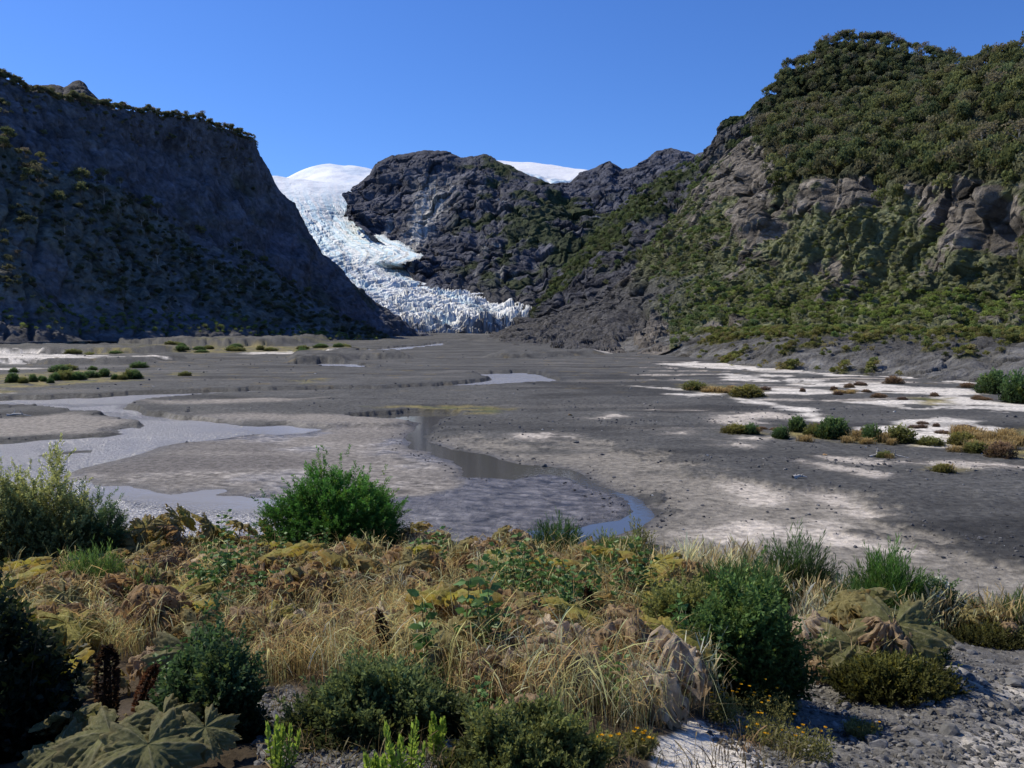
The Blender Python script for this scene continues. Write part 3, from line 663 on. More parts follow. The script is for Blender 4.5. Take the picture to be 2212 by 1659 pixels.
# water sheets
def water_mat(name, colr, rough, amp, s1, s2, foam_glitter=False):
    m, t, b, out = nt(name)
    b.inputs['Base Color'].default_value = (*colr, 1); b.inputs['Roughness'].default_value = rough
    b.inputs['IOR'].default_value = 1.333; b.inputs['Specular IOR Level'].default_value = .5
    g = N(t, 'ShaderNodeNewGeometry')
    if foam_glitter:     # riffle white water, also painting sun glitter into the base colour
        fa = N(t, 'ShaderNodeAttribute', attribute_name='FoamGlitter'); fn = N(t, 'ShaderNodeTexNoise', Scale=2.4, Detail=9, Roughness=.75)
        t.links.new(g.outputs['Position'], fn.inputs['Vector'])
        fs = N(t, 'ShaderNodeMath', operation='ADD'); t.links.new(fn.outputs[0], fs.inputs[0]); t.links.new(fa.outputs['Fac'], fs.inputs[1])
        fr = N(t, 'ShaderNodeMapRange'); fr.inputs[1].default_value = .93; fr.inputs[2].default_value = 1.16; t.links.new(fs.outputs[0], fr.inputs[0])
        fm = N(t, 'ShaderNodeMix', data_type='RGBA'); fm.inputs[6].default_value = (*colr, 1); fm.inputs[7].default_value = (.86, .82, .78, 1)
        t.links.new(fr.outputs[0], fm.inputs[0]); t.links.new(fm.outputs[2], b.inputs['Base Color'])
    n1 = N(t, 'ShaderNodeTexNoise', Scale=s1, Detail=3, Roughness=.6); n2 = N(t, 'ShaderNodeTexNoise', Scale=s2, Detail=2)
    mp = N(t, 'ShaderNodeVectorMath', operation='MULTIPLY'); mp.inputs[1].default_value = (.75, 1.3, 1)
    t.links.new(g.outputs['Position'], mp.inputs[0])
    for q in (n1, n2): t.links.new(mp.outputs[0], q.inputs['Vector'])
    ad = N(t, 'ShaderNodeMath', operation='ADD'); t.links.new(n1.outputs[0], ad.inputs[0]); t.links.new(n2.outputs[0], ad.inputs[1])
    a = N(t, 'ShaderNodeAttribute', attribute_name='Wave')
    mu = N(t, 'ShaderNodeMath', operation='MULTIPLY'); mu.inputs[1].default_value = amp; t.links.new(a.outputs['Fac'], mu.inputs[0])
    bp = N(t, 'ShaderNodeBump', Strength=1.); bp.inputs['Distance'].default_value = 1.
    m2 = N(t, 'ShaderNodeMath', operation='MULTIPLY'); t.links.new(ad.outputs[0], m2.inputs[0]); t.links.new(mu.outputs[0], m2.inputs[1])
    t.links.new(m2.outputs[0], bp.inputs['Height']); t.links.new(bp.outputs[0], b.inputs['Normal'])
    return m
M_river = water_mat('silty_river_water', (.33,.325,.33), .2, .28, 1.6, 5.5, True)
M_stream = water_mat('still_stream_water', (.085,.083,.076), .02, .0022, 1.5, 5.)
def water(name, mask, mat, wave, label):
    z = B + .0
    keep = mask[:-1,:-1] | mask[1:,:-1] | mask[:-1,1:] | mask[1:,1:]
    f = gridfaces(*SH, keep=keep); used = np.unique(f); rm = np.zeros(SH[0]*SH[1], np.int64); rm[used] = np.arange(len(used))
    v = np.stack([X, Y, z], -1).reshape(-1, 3)[used]
    tag(obj(name, mesh(name, v, rm[f], mat, None, True, {'Wave': wave.ravel()[used], 'FoamGlitter': foam_glitter.ravel()[used]})), kind='structure', label=label)
teal = ss(34, 40, 1e3/np.maximum(Dm,1)/ .5)*0
pxm = CX + FP*X/np.maximum(Y, 1)
chan = ss(62, 54, Dm)*ss(150, 220, pxm)
wave = .55 + .35*n1 + 1.5*riff + .35*ss(260,120,pxm)
wave = np.maximum(wave*(1-chan*.93*(1-riff)), .04)*(1-.75*tong)
foam_glitter = np.clip(.58*riff + .22*ss(230,60,pxm)*ss(1000,940,0*pxm+960)*ss(.0,.5,n4+.2), 0, .62)  # whitened share of the river, standing in for sun glitter too
edge = (dr < 1.5 + .012*Dm) | (b3 > .0)
water('river_water', edge | (df < 1.+.008*Dm), M_river, wave, 'silty lavender-grey braided river glinting on the left')
water('stream_water', (dst < 1.2) & ~(edge & (dr < dst)), M_stream, 1 + .6*n1, 'calm dark side stream bending between sand bars')
# ------------------------------------------------------------------ terrace on which the camera stands
_pr = np.array([0, 2.5, 3.6, 5.5, 7.5, 10.5, 15., 17.5, 20., 26., 40., 60.])
_pz = np.array([-1.75, -1.78, -1.92, -2.42, -2.93, -3.47, -4.15, -4.62, -5.5, -9.7, -11.4, -12.])
def ter_z(x, y, rough=True):
    x = np.asarray(x, float); y = np.asarray(y, float)
    d = np.hypot(x, y); az = np.arctan2(x, y)
    k = 1 + .21*ss(.08, .42, az)
    z = EYE + np.interp(d*k, _pr, _pz)
    q = np.stack([x, y], -1)
    z = z + .09*fbm(q/1.6, 3, 1001)*ss(1.5, 4, d) + .16*fbm(q/4.5, 2, 1003)*ss(4, 9, d)
    # gravel hump with a lip at the far right, hollow under the big dead leaves
    z = z + .22*np.exp(-((az-.47)/.10)**2 - ((d-8.3)/1.2)**2)
    return z
_side = np.geomspace(8, 5600, 70); tpx = np.r_[-420-_side[::-1], np.arange(-420, 2640, 4.2), 2640+_side]; trr = np.geomspace(.5, 44, 470)
bx, by, _ = ray(tpx, np.full(len(tpx), 1300.))
TX = trr[:, None]*bx[None]; TY = trr[:, None]*by[None]; TZ = ter_z(TX, TY); TS = TX.shape; TD = np.hypot(TX, TY)
# image-grid coordinates of each ground point, for the surveyed ground zones
zc = TY*CP - (TZ-EYE)*SP; TU = CX + FP*TX/zc; TV = CY - FP*((TZ-EYE)*CP + TY*SP)/zc
_rm = trr < 24; _rim = smooth1(trr[_rm][np.argmin(TV[_rm], 0)][:,None], 12, 0)[:,0] - .4
_TVm = -np.minimum.accumulate(TV, 0); _k13 = CP + (CY-1300.)/FP*SP
def onter(px, py):
    """where the sight line through a survey point meets the terrace"""
    px = np.asarray(px, float); py = np.asarray(py, float); sh = px.shape
    dx, dy, s = ray(px, py)
    j = np.clip(np.rint((CX + FP*_k13*dx/dy + 420)/4.2) + 70, 0, TS[1]-1).astype(int)
    d = np.empty(px.size); pyf = py.ravel()
    for n_, jj in enumerate(j.ravel()):
        d[n_] = np.interp(-pyf[n_], _TVm[:, jj], trr)
    d = np.minimum(d.reshape(sh), _rim[j])
    return dx*d, dy*d, ter_z(dx*d, dy*d), d
q = np.stack([TX, TY], -1)
m1 = fbm(q/1.1, 4, 1011); m2 = fbm(q/.32, 3, 1015); m3 = fbm(q/.09, 2, 1019)
TUw = TU + 34*m1 + 14*m2; TVw = TV + 20*m1 + 9*m2
def treg(poly, soft=16): return ss(soft, -soft, sdf(np.array(poly, float), TUw, TVw))
GRAV = [(1500,1560),(1690,1480),(1740,1420),(1850,1480),(2040,1490),(2060,1420),(1980,1330),(2100,1350),(2300,1330),(2600,1350),(2600,2200),(1650,2200),(1600,1640)]
DSTN = [(540,1500),(640,1485),(700,1570),(960,1560),(1010,1620),(1010,2200),(640,2200),(600,1659),(560,1560)]
WHT = [[(1430,1700),(1440,1610),(1475,1560),(1530,1568),(1600,1605),(1660,1640),(1730,1690),(1760,2200),(1400,2200)],
       [(930,1600),(990,1590),(1010,1640),(1000,1700),(930,1700)],[(1395,1240),(1470,1240),(1490,1275),(1400,1280)],
       [(2150,1470),(2240,1450),(2300,1500),(2180,1520)],[(2070,1600),(2200,1560),(2300,1600),(2200,1700),(2080,1700)]]
gm = np.maximum(treg(GRAV), treg(DSTN)); wm = np.zeros(TS)
for p_, a_ in zip(WHT, (1, .7, .8, .55, .5)): wm = np.maximum(wm, treg(p_, 12)*a_)
TZ = TZ + gm*(.012*m3 + .018*m2) + .03*m2*(1-gm)*(1-wm) + wm*.006*m3
c = np.array([.065,.048,.030])*(1+.5*m1+.3*m2)[..., None]
c = mixc(c, np.array([.128,.121,.110])*(1+.30*m1+.4*m2+.35*m3)[..., None], gm)
c = mixc(c, [.40,.36,.30], gm*ss(.28,.6,fbm(q/.7,4,1023))*.6)
c = mixc(c, np.array([.68,.62,.53])*(1+.08*m2+.12*m3)[..., None], wm)
M_ter = attr_mat('terrace_gravel', rough=.93, spec=.15, nscale=28., namp=.5, bump=.9, bscale=34., bdist=.02, detail=8)
TERO = obj('gravel_terrace', mesh('gravel_terrace', np.stack([TX,TY,TZ],-1), gridfaces(*TS), M_ter, np.clip(c,.01,.85)))
tag(TERO, kind='structure', label='gravelly terrace in the foreground above the plain')

# ------------------------------------------------------------------ plant builders (all leaf-sized faces)
def unit(v): return v/(np.linalg.norm(v, axis=-1, keepdims=True)+1e-9)
def leaves(p, d, L, W, fold=None):
    """diamond leaves at p (N,3) along d (N,3); returns verts (4N,3), faces (N,4)"""
    n = len(p); L = np.broadcast_to(L, (n,)); W = np.broadcast_to(W, (n,))
    s = unit(np.cross(d, unit(rng.normal(size=(n,3)))))
    mid = p + d*(L*.45)[:,None]
    v = np.stack([p, mid + s*(W*.5)[:,None], p + d*L[:,None], mid - s*(W*.5)[:,None]], 1).reshape(-1,3)
    return v, np.arange(4*n).reshape(n, 4)
def tube(pts, rads, k=6):
    pts = np.asarray(pts, float); n = len(pts); rads = np.broadcast_to(rads, (n,))
    t = unit(np.gradient(pts, axis=0)); ref = np.where(np.abs(t[:,2:3]) > .9, [[1,0,0]], [[0,0,1]])
    a = unit(np.cross(t, ref)); b = np.cross(t, a)
    th = np.linspace(0, 2*math.pi, k, endpoint=False)
    v = pts[:,None] + rads[:,None,None]*(a[:,None]*np.cos(th)[None,:,None] + b[:,None]*np.sin(th)[None,:,None])
    i = np.arange(n*k).reshape(n, k); j = np.roll(i, -1, 1)
    f = np.stack([i[:-1], j[:-1], j[1:], i[1:]], -1).reshape(-1,4)
    return v.reshape(-1,3), f
def join(parts):
    V, F, o = [], [], 0
    for v, f in parts: V.append(v); F.append(f+o); o += len(v)
    return np.concatenate(V), np.concatenate(F)
STY = {  # sprig length, leaves per sprig, leaf L, leaf W, spread, upness
    'needle': (.30, 26, .055, .013, .55, 1.0), 'small': (.20, 18, .036, .024, .9, .7), 'heath': (.11, 22, .020, .011, .8, .8),
    'fine': (.20, 30, .050, .015, .85, .5), 'broad': (.22, 10, .085, .055, 1.0, .5), 'reed': (.50, 16, .13, .014, .35, 1.6)}
def shrub_mesh(name, rx, ry, h, style, ns, col, seed=0, top=.3, mat=None, scale=1., inner=.35, lump=.35, flat=.0):
    global rng
    keep_rng = rng; rng = np.random.default_rng(seed+500)
    sl_, K, L, W, spread, upn = STY[style]; sl_ *= scale; L *= scale; W *= scale
    u = unit(rng.normal(size=(ns,3))); u[:,2] = np.abs(u[:,2])**(.8)
    u = unit(u)
    lf = 1 + lump*fbm(u*2.1+seed, 3, seed+3) + lump*.6*pn(u*5.3+seed, seed+9)
    rr = np.where(rng.random(ns) < inner, rng.random(ns)**.5*.85, .86+.16*rng.random(ns))
    rr = np.where(rng.random(ns) < .07, 1.03+.17*rng.random(ns), rr)
    a = u*(rr*lf)[:,None]*np.array([rx, ry, h]); a[:,2] = np.maximum(a[:,2]-sl_*.4, .02)
    d = unit(u*[1,1,.6] + np.array([0,0,upn]) + .35*rng.normal(size=(ns,3)))
    K_ = np.linspace(.05, 1, K)
    p = (a[:,None] + d[:,None]*(K_*sl_)[None,:,None]).reshape(-1,3)
    dd = np.repeat(d, K, 0); rad = unit(np.cross(dd, rng.normal(size=dd.shape)))
    ld = unit(dd*(.35+.65*np.tile(K_, ns))[:,None] + rad*spread)
    tip = np.tile(K_, ns)
    v, f = leaves(p, ld, L*(.7+.6*rng.random(len(p))), W*(.7+.5*rng.random(len(p))))
    b = (.62+.30*rng.random(ns))*(.75+.5*rr*np.clip(a[:,2]/h+.3,0,1)); b = b*(.45+.75*np.clip(a[:,2]/h,0,1)); b = np.repeat(b, K)*(1+.7*top*tip**2)*(.85+.3*rng.random(ns*K))  # leaf colour darkened toward foot and inside, painting in the shrub's shade
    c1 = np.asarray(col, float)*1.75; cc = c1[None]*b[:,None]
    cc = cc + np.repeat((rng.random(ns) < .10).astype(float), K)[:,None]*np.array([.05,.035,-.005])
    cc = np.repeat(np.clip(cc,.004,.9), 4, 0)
    me = mesh(name, v, f, mat or M_leaf, cc, False)
    rng = keep_rng
    return me
def stems_mesh(name, rx, ry, h, n=9, r0=.018, mat=None, seed=0):
    r = np.random.default_rng(seed+77); ps = []
    for k in range(n):
        a = r.random()*6.28; q = .25+.6*r.random(); e = np.array([rx*q*math.cos(a), ry*q*math.sin(a), h*(.55+.35*r.random())])
        t_ = np.linspace(0,1,6)[:,None]; bow = np.array([e[0],e[1],0])*.25
        pts = e*t_ + bow*np.sin(t_*3.14) + r.normal(size=(6,3))*.02*h*t_; pts[0,2] -= .05
        ps.append(tube(pts, r0*(1-.75*t_[:,0]), 5))
    v, f = join(ps)
    c = np.ones((len(v),3))*np.array([.07,.05,.035])
    return mesh(name, v, f, mat or M_bark, c)
M_leaf = attr_mat('leaf_green', rough=.55, spec=.22, nscale=6., namp=.25, bump=0, trans=.45)
M_bark = attr_mat('bark', rough=.9, spec=.1, nscale=20., namp=.4, bump=.4, bscale=40., bdist=.01)
M_dry = attr_mat('dry_grass', rough=.7, spec=.2, nscale=3., namp=.3, bump=0, trans=.5)
M_bigleaf = attr_mat('big_leaf', rough=.65, spec=.25, nscale=9., namp=.35, bump=.5, bscale=28., bdist=.03, trans=.45)
M_flower = attr_mat('petal', rough=.6, spec=.2, nscale=10., namp=.15, bump=0, trans=.3)
M_stone = attr_mat('stone', rough=.85, spec=.3, nscale=9., namp=.4, bump=.5, bscale=24., bdist=.02)
M_wood = attr_mat('driftwood', rough=.85, spec=.15, nscale=7., namp=.25, bump=.5, bscale=16., bdist=.02)

def shrub(name, label, px, py, wpx, hpx, style, col, ns, seed, cat='shrub', depth=.8, group=None, r=None, **kw):
    if r is None: x, y, z, r = [float(q_) for q_ in onter(px, py)]
    else:
        dx, dy, s = [float(q_) for q_ in ray(px, py)]; x, y, z = dx*r, dy*r, float(ter_z(dx*r, dy*r))
    m = r/FP; rx = wpx*m/2; h = hpx*m
    o = empty(name, (x, y, z-.03)); tag(o, label, cat, group)
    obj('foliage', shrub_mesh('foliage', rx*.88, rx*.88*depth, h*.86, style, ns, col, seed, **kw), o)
    obj('stems', stems_mesh('stems', rx, rx*depth, h, 9, .012*max(rx,.3)+.004, seed=seed), o)
    return o
# ------------------------------------------------------------------ shrubs on the terrace
GRN = (.040,.085,.018); DGR = (.030,.052,.016); OLV = (.085,.095,.025); GREY = (.075,.092,.045); BRT = (.085,.15,.025)
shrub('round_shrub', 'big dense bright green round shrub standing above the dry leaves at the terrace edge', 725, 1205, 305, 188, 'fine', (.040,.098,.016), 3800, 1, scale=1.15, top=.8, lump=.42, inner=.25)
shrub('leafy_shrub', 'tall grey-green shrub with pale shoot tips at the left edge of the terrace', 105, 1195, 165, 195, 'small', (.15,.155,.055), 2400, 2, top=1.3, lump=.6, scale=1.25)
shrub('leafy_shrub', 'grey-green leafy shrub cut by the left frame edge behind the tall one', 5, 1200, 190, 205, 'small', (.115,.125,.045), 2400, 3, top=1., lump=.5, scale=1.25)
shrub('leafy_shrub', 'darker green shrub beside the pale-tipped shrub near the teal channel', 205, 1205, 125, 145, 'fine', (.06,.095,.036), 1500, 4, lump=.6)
shrub('shaded_shrub', 'black-green shrub in full shade at the lower left corner', 10, 1640, 250, 330, 'broad', (.012,.018,.008), 2200, 5, scale=.5, top=.2, inner=.5)  # leaf colour taken near black to paint in the full shade
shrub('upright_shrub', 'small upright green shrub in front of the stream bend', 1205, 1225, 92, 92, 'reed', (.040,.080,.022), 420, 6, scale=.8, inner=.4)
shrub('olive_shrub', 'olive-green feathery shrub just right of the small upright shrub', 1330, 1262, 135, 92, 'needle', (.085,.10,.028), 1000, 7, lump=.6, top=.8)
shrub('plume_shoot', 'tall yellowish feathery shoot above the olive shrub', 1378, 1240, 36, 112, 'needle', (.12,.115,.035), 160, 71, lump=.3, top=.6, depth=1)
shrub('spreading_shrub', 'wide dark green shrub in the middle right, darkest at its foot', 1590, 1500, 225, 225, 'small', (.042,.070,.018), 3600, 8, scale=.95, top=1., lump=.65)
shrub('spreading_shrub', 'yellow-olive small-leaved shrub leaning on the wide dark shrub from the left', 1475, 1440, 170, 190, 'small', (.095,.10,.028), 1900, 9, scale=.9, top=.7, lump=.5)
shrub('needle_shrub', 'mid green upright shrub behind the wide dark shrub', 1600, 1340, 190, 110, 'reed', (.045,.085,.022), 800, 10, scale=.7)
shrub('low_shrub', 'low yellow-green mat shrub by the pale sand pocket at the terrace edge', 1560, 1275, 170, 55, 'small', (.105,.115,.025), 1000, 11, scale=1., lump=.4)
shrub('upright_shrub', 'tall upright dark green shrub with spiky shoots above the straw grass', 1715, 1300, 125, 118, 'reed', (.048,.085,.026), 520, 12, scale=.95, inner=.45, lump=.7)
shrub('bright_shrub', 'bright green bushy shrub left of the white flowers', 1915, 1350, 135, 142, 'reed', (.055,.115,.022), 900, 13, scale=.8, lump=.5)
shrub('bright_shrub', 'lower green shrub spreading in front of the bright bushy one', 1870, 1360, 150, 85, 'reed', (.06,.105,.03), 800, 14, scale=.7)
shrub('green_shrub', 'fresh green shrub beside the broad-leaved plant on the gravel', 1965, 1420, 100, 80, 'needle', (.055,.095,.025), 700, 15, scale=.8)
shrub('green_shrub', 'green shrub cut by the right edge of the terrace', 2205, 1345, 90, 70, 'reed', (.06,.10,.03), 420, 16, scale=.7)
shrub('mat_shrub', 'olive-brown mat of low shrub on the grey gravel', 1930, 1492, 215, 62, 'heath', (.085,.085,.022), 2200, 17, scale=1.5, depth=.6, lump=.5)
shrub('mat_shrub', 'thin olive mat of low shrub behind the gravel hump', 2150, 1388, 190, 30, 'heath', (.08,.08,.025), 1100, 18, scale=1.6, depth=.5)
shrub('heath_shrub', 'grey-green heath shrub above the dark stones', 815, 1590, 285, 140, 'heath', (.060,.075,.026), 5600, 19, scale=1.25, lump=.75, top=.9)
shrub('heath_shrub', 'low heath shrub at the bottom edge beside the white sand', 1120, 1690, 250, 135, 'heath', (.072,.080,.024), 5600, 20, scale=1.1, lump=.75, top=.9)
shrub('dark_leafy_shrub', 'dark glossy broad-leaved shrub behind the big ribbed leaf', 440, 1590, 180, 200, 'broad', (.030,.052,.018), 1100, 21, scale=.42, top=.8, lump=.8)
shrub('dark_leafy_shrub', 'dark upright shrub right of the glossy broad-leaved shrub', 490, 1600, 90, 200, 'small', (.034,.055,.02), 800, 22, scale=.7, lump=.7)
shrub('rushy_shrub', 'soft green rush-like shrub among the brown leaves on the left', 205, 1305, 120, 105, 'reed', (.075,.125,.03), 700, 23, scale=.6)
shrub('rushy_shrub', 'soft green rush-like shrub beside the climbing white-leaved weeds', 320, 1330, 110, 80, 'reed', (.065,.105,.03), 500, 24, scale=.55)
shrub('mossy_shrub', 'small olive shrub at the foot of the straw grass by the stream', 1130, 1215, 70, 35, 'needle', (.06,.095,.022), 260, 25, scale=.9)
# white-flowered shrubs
for px, py, wp, hp, lab, sd in ((2018,1350,78,95,'green shrub covered in white flower clusters beside the bright shrub',31),(2096,1358,66,55,'small white-flowered shrub farthest right of the flowering ones',32)):
    o = shrub('flowering_shrub', lab, px, py, wp, hp, 'small', (.06,.095,.035), 650, sd)
    r_ = np.random.default_rng(sd); n = 42; m = float(onter(px,py)[3])/FP
    u = unit(r_.normal(size=(n,3))); u[:,2] = np.abs(u[:,2]); u[:,1] = -np.abs(u[:,1])*.9
    cpos = u*np.array([wp*m*.55, wp*m*.50, hp*m*1.02])
    pp = np.repeat(cpos, 16, 0) + r_.normal(size=(n*16,3))*.016; v, f = leaves(pp, unit(r_.normal(size=pp.shape)+[0,0,.4]), .045, .034)
    obj('blossoms', mesh('blossoms', v, f, M_flower, np.ones((len(v),3))*[.72,.72,.60], False), o)

# ------------------------------------------------------------------ giant-leaved plants (ribbed lobed leaves)
def big_leaf(name, R, lobes, fold, droop, crumple, col, vein, seed, nth=120, nr=24, edge=None, tooth=.05, shred=0., lobe=.62, wr=.0):
    th = np.linspace(-math.pi*.93, math.pi*.93, nth); ro = np.linspace(0, 1, nr)
    lb = np.abs(np.cos(lobes*th/2*.995))
    rad = (lobe + (1-lobe)*lb**.75)*(1-.18*(np.abs(th)/math.pi)**2) + tooth*np.abs((th*lobes*2.5/math.pi % 1)-.5)*2 + .04*pn(np.stack([th*3, th*0+seed],-1), seed)
    if shred: rad *= 1 - shred*ss(-.1,.5,pn(np.stack([th*5, th*0+seed+.5],-1), seed+1))
    TH, RO = np.meshgrid(th, ro); r = RO*rad[None]*R
    x = r*np.cos(TH); y = r*np.sin(TH)
    z = fold*R*RO**.9*(np.abs(np.sin(lobes*TH/2))*-.5+.2) + .018*R*np.sin(RO*26 + 3*np.abs(np.sin(lobes*TH/2))*2)*RO
    z = z + wr*R*RO*(np.sin(RO*30+8*np.abs(np.sin(lobes*TH/2)))*.5 + fbm(np.stack([x,y],-1)/R*9+seed,2,seed+3)*1.2)
    z = z + .25*R*RO*(1-RO)*2*.5 - droop*R*RO**1.7
    q = np.stack([x, y, x*0], -1)/R
    z = z + crumple*R*(fbm(q*2.2+seed, 3, seed)*1.1*RO**.7 + .35*fbm(q*6+seed, 2, seed+4)*RO)
    x = x*(1-.35*droop*RO) + crumple*R*.45*fbm(q*3+seed+7, 2, seed+6)*RO; y = y*(1-.35*droop*RO) + crumple*R*.45*fbm(q*3+seed+11, 2, seed+8)*RO
    v = np.stack([x,y,z],-1)
    vn = np.exp(-(np.abs(np.sin(lobes*TH/2))/.10)**2)*(RO > .03)*(1-.5*RO)
    vn = np.maximum(vn, .6*np.exp(-((np.sin(RO*20+np.abs(np.sin(lobes*TH/2))*7))/.30)**2)*ss(.1,.4,RO))
    c = np.asarray(col)*(1+.30*fbm(q*4+seed, 3, seed+12))[..., None]
    c = mixc(c, edge if edge is not None else col, ss(.6,1.05,RO+.25*pn(q*5,seed+2)))
    c = mixc(c, vein, vn*.8)
    keep = None
    if shred:    # torn, ragged blades
        hole = (fbm(q*5.5+seed, 3, seed+21) > .38-.22*RO) & (RO > .3) & (vn < .5)
        hole |= (RO > .86) & (pn(np.stack([TH*9, RO*2+seed],-1), seed+23) > .05)
        keep = ~hole[:-1, :-1]
    return mesh(name, v, gridfaces(nr, nth, keep), M_bigleaf, np.clip(c,.005,.9))
KIND = {  # col, vein, edge, fold, droop, crumple
    'green': ((.16,.16,.058), (.36,.33,.19), (.21,.18,.07), .36, .14, .035),
    'lime': ((.34,.30,.055), (.42,.38,.13), (.32,.22,.05), .25, .10, .06),
    'olive': ((.26,.22,.085), (.38,.33,.14), (.32,.20,.06), .30, .25, .12),
    'brown': ((.33,.21,.095), (.45,.32,.17), (.20,.11,.05), .38, .50, .34),
    'tan': ((.37,.265,.155), (.45,.34,.21), (.26,.165,.085), .34, .60, .42),
    'pale': ((.54,.43,.30), (.62,.52,.38), (.36,.26,.16), .34, .75, .44)}
LV = {}
for ki, (k, a) in enumerate(KIND.items()):
    LV[k] = [big_leaf('leaf', .40, (5,7,7)[j], a[3], a[4], a[5], a[0], a[1], 40+ki*7+j, edge=a[2], shred=.0 if k in ('green','lime') else .45, lobe=.68 if k == 'green' else .58, wr=.03 if k in ('green','lime') else .05, tooth=.2 if k == 'green' else .13) for j in range(3)]
def stalk_mesh(e, r0, seed, col=(.26,.19,.10)):
    r_ = np.random.default_rng(seed); t_ = np.linspace(0,1,7)[:,None]; e = np.asarray(e, float)
    pts = e*t_ + np.array([-e[0],-e[1],0])*.3*np.sin(t_*3.14)*.5 + r_.normal(size=(7,3))*.006
    v, f = tube(pts, r0*(1-.5*t_[:,0]), 6)
    return mesh('stalk', v, f, M_bark, np.ones((len(v),3))*np.array(col)*(1+.3*r_.normal(size=(len(v),1))).clip(.4,1.6))
def leaf_plant(label, pos, rz, kinds, hgt, spread, tilt, sc, seed, group=None, facing=None):
    """a clump of stalked leaves: part 'leaf' with sub-part 'stalk'"""
    r_ = random.Random(seed)
    o = empty('giant_leaf_plant', pos, rz); tag(o, label, 'plant', group)
    n = len(kinds)
    for k, kd in enumerate(kinds):
        a = 2*math.pi*k/n + r_.uniform(-.5,.5); h = hgt*r_.uniform(.75,1.2); s = spread*r_.uniform(.6,1.2)
        e = Vector((math.cos(a)*s, math.sin(a)*s, h)); me = r_.choice(LV[kd])
        lo = obj('leaf', me, o); lo.location = e
        q = sc*r_.uniform(.8,1.25); lo.scale = (q, q, q)
        az = (a if facing is None else facing) + r_.uniform(-.4,.4)
        lo.rotation_euler = (0, tilt*r_.uniform(.6,1.35), az)
        lo.rotation_mode = 'XYZ'
        st = obj('stalk', stalk_mesh(e, .008*q+.003, seed*9+k), lo)
        st.matrix_parent_inverse = (Matrix.Translation(e) @ lo.rotation_euler.to_matrix().to_4x4() @ Matrix.Diagonal((q,q,q,1))).inverted()
    return o
def at(px, py):
    x, y, z, r = onter(px, py); return Vector((float(x), float(y), float(z))), float(r)
P_ = lambda px, py, up=0: at(px, py)[0] + Vector((0,0,up))
leaf_plant('big green ribbed leaf plant in the bottom left corner, its lowest leaf spread flat', P_(330,1655), .3, ['green','green','green','green'], .17, .24, .42, .48, 1, facing=-1.5)
leaf_plant('dusky green giant-leaved plant in shade left of the ribbed one', P_(190,1640), 2.0, ['green','green','olive'], .16, .25, .5, .5, 2)
leaf_plant('olive giant-leaved plant standing by the tall dark flower spike', P_(180,1510), .4, ['olive','lime','green'], .22, .25, .6, .6, 3)
leaf_plant('giant-leaved plant with yellow-green upright leaves nearest the teal channel', P_(300,1205), 0, ['lime','lime','olive','green','olive'], .62, .42, .9, .95, 4, facing=-1.2)
leaf_plant('giant-leaved plant with dark pleated upright leaves behind the lime one', P_(345,1185), 1, ['olive','green','olive','olive'], .78, .45, .95, .95, 5, facing=-1.4)
leaf_plant('giant-leaved plant with a tall yellow leaf against the river', P_(425,1190), 2, ['lime','olive','brown','olive','lime'], .72, .5, .95, 1., 6, facing=-1.6)
leaf_plant('brown and yellow giant-leaved plant next to the round shrub', P_(500,1205), 2.6, ['brown','olive','lime','brown','olive'], .6, .5, .9, .95, 7, facing=-1.3)
leaf_plant('single lime leaf plant touching the round green shrub', P_(585,1200), 2.6, ['lime','olive'], .55, .2, .95, .8, 8, facing=-1.4)
leaf_plant('withered dark umbrella-shaped leaf plant on a thick stalk', P_(345,1410), .5, ['brown','brown','brown'], .60, .16, .2, .95, 9)
leaf_plant('bleached pale dead leaf plant left of the middle', P_(590,1420), .5, ['pale','pale','tan','olive'], .40, .3, .45, .85, 10)
leaf_plant('grey-tan crumpled leaf plant left of the shaded spike', P_(400,1470), .9, ['pale','tan','green'], .28, .3, .5, .75, 11)
leaf_plant('great arching tan dead leaf plant in the lower middle', P_(1310,1512), .2, ['pale','tan','pale','tan','pale','tan','pale'], .36, .48, .5, .82, 12)
leaf_plant('second tan dead leaf plant falling left of the arching one', P_(1150,1520), .2, ['tan','pale','tan','brown'], .26, .32, .6, .66, 13)
leaf_plant('dead curled leaf plant hanging over the dark hollow beside the wide shrub', P_(1450,1530), .2, ['tan','pale'], .30, .20, .9, .65, 14, facing=-.6)
leaf_plant('tan crumpled leaf plant low in front of the arching one', P_(1140,1600), 1.1, ['tan','pale','brown'], .16, .22, .5, .62, 15)
leaf_plant('yellow-green giant-leaved plant on the gravel at the right', P_(1830,1450), .4, ['green','olive','olive','pale','green','tan'], .52, .42, .5, .95, 16)
leaf_plant('darker giant-leaved plant close behind the yellow-green one', P_(1890,1435), 1.4, ['green','olive','green','green'], .52, .4, .5, .85, 17)
leaf_plant('dry brown giant-leaved plant at the far right edge of the terrace', P_(2140,1372), .4, ['tan','brown','olive','tan'], .30, .36, .6, .9, 18)
leaf_plant('small pale dead leaf plant under the yellow-green one', P_(1790,1470), .4, ['pale','tan'], .2, .2, .8, .55, 19)
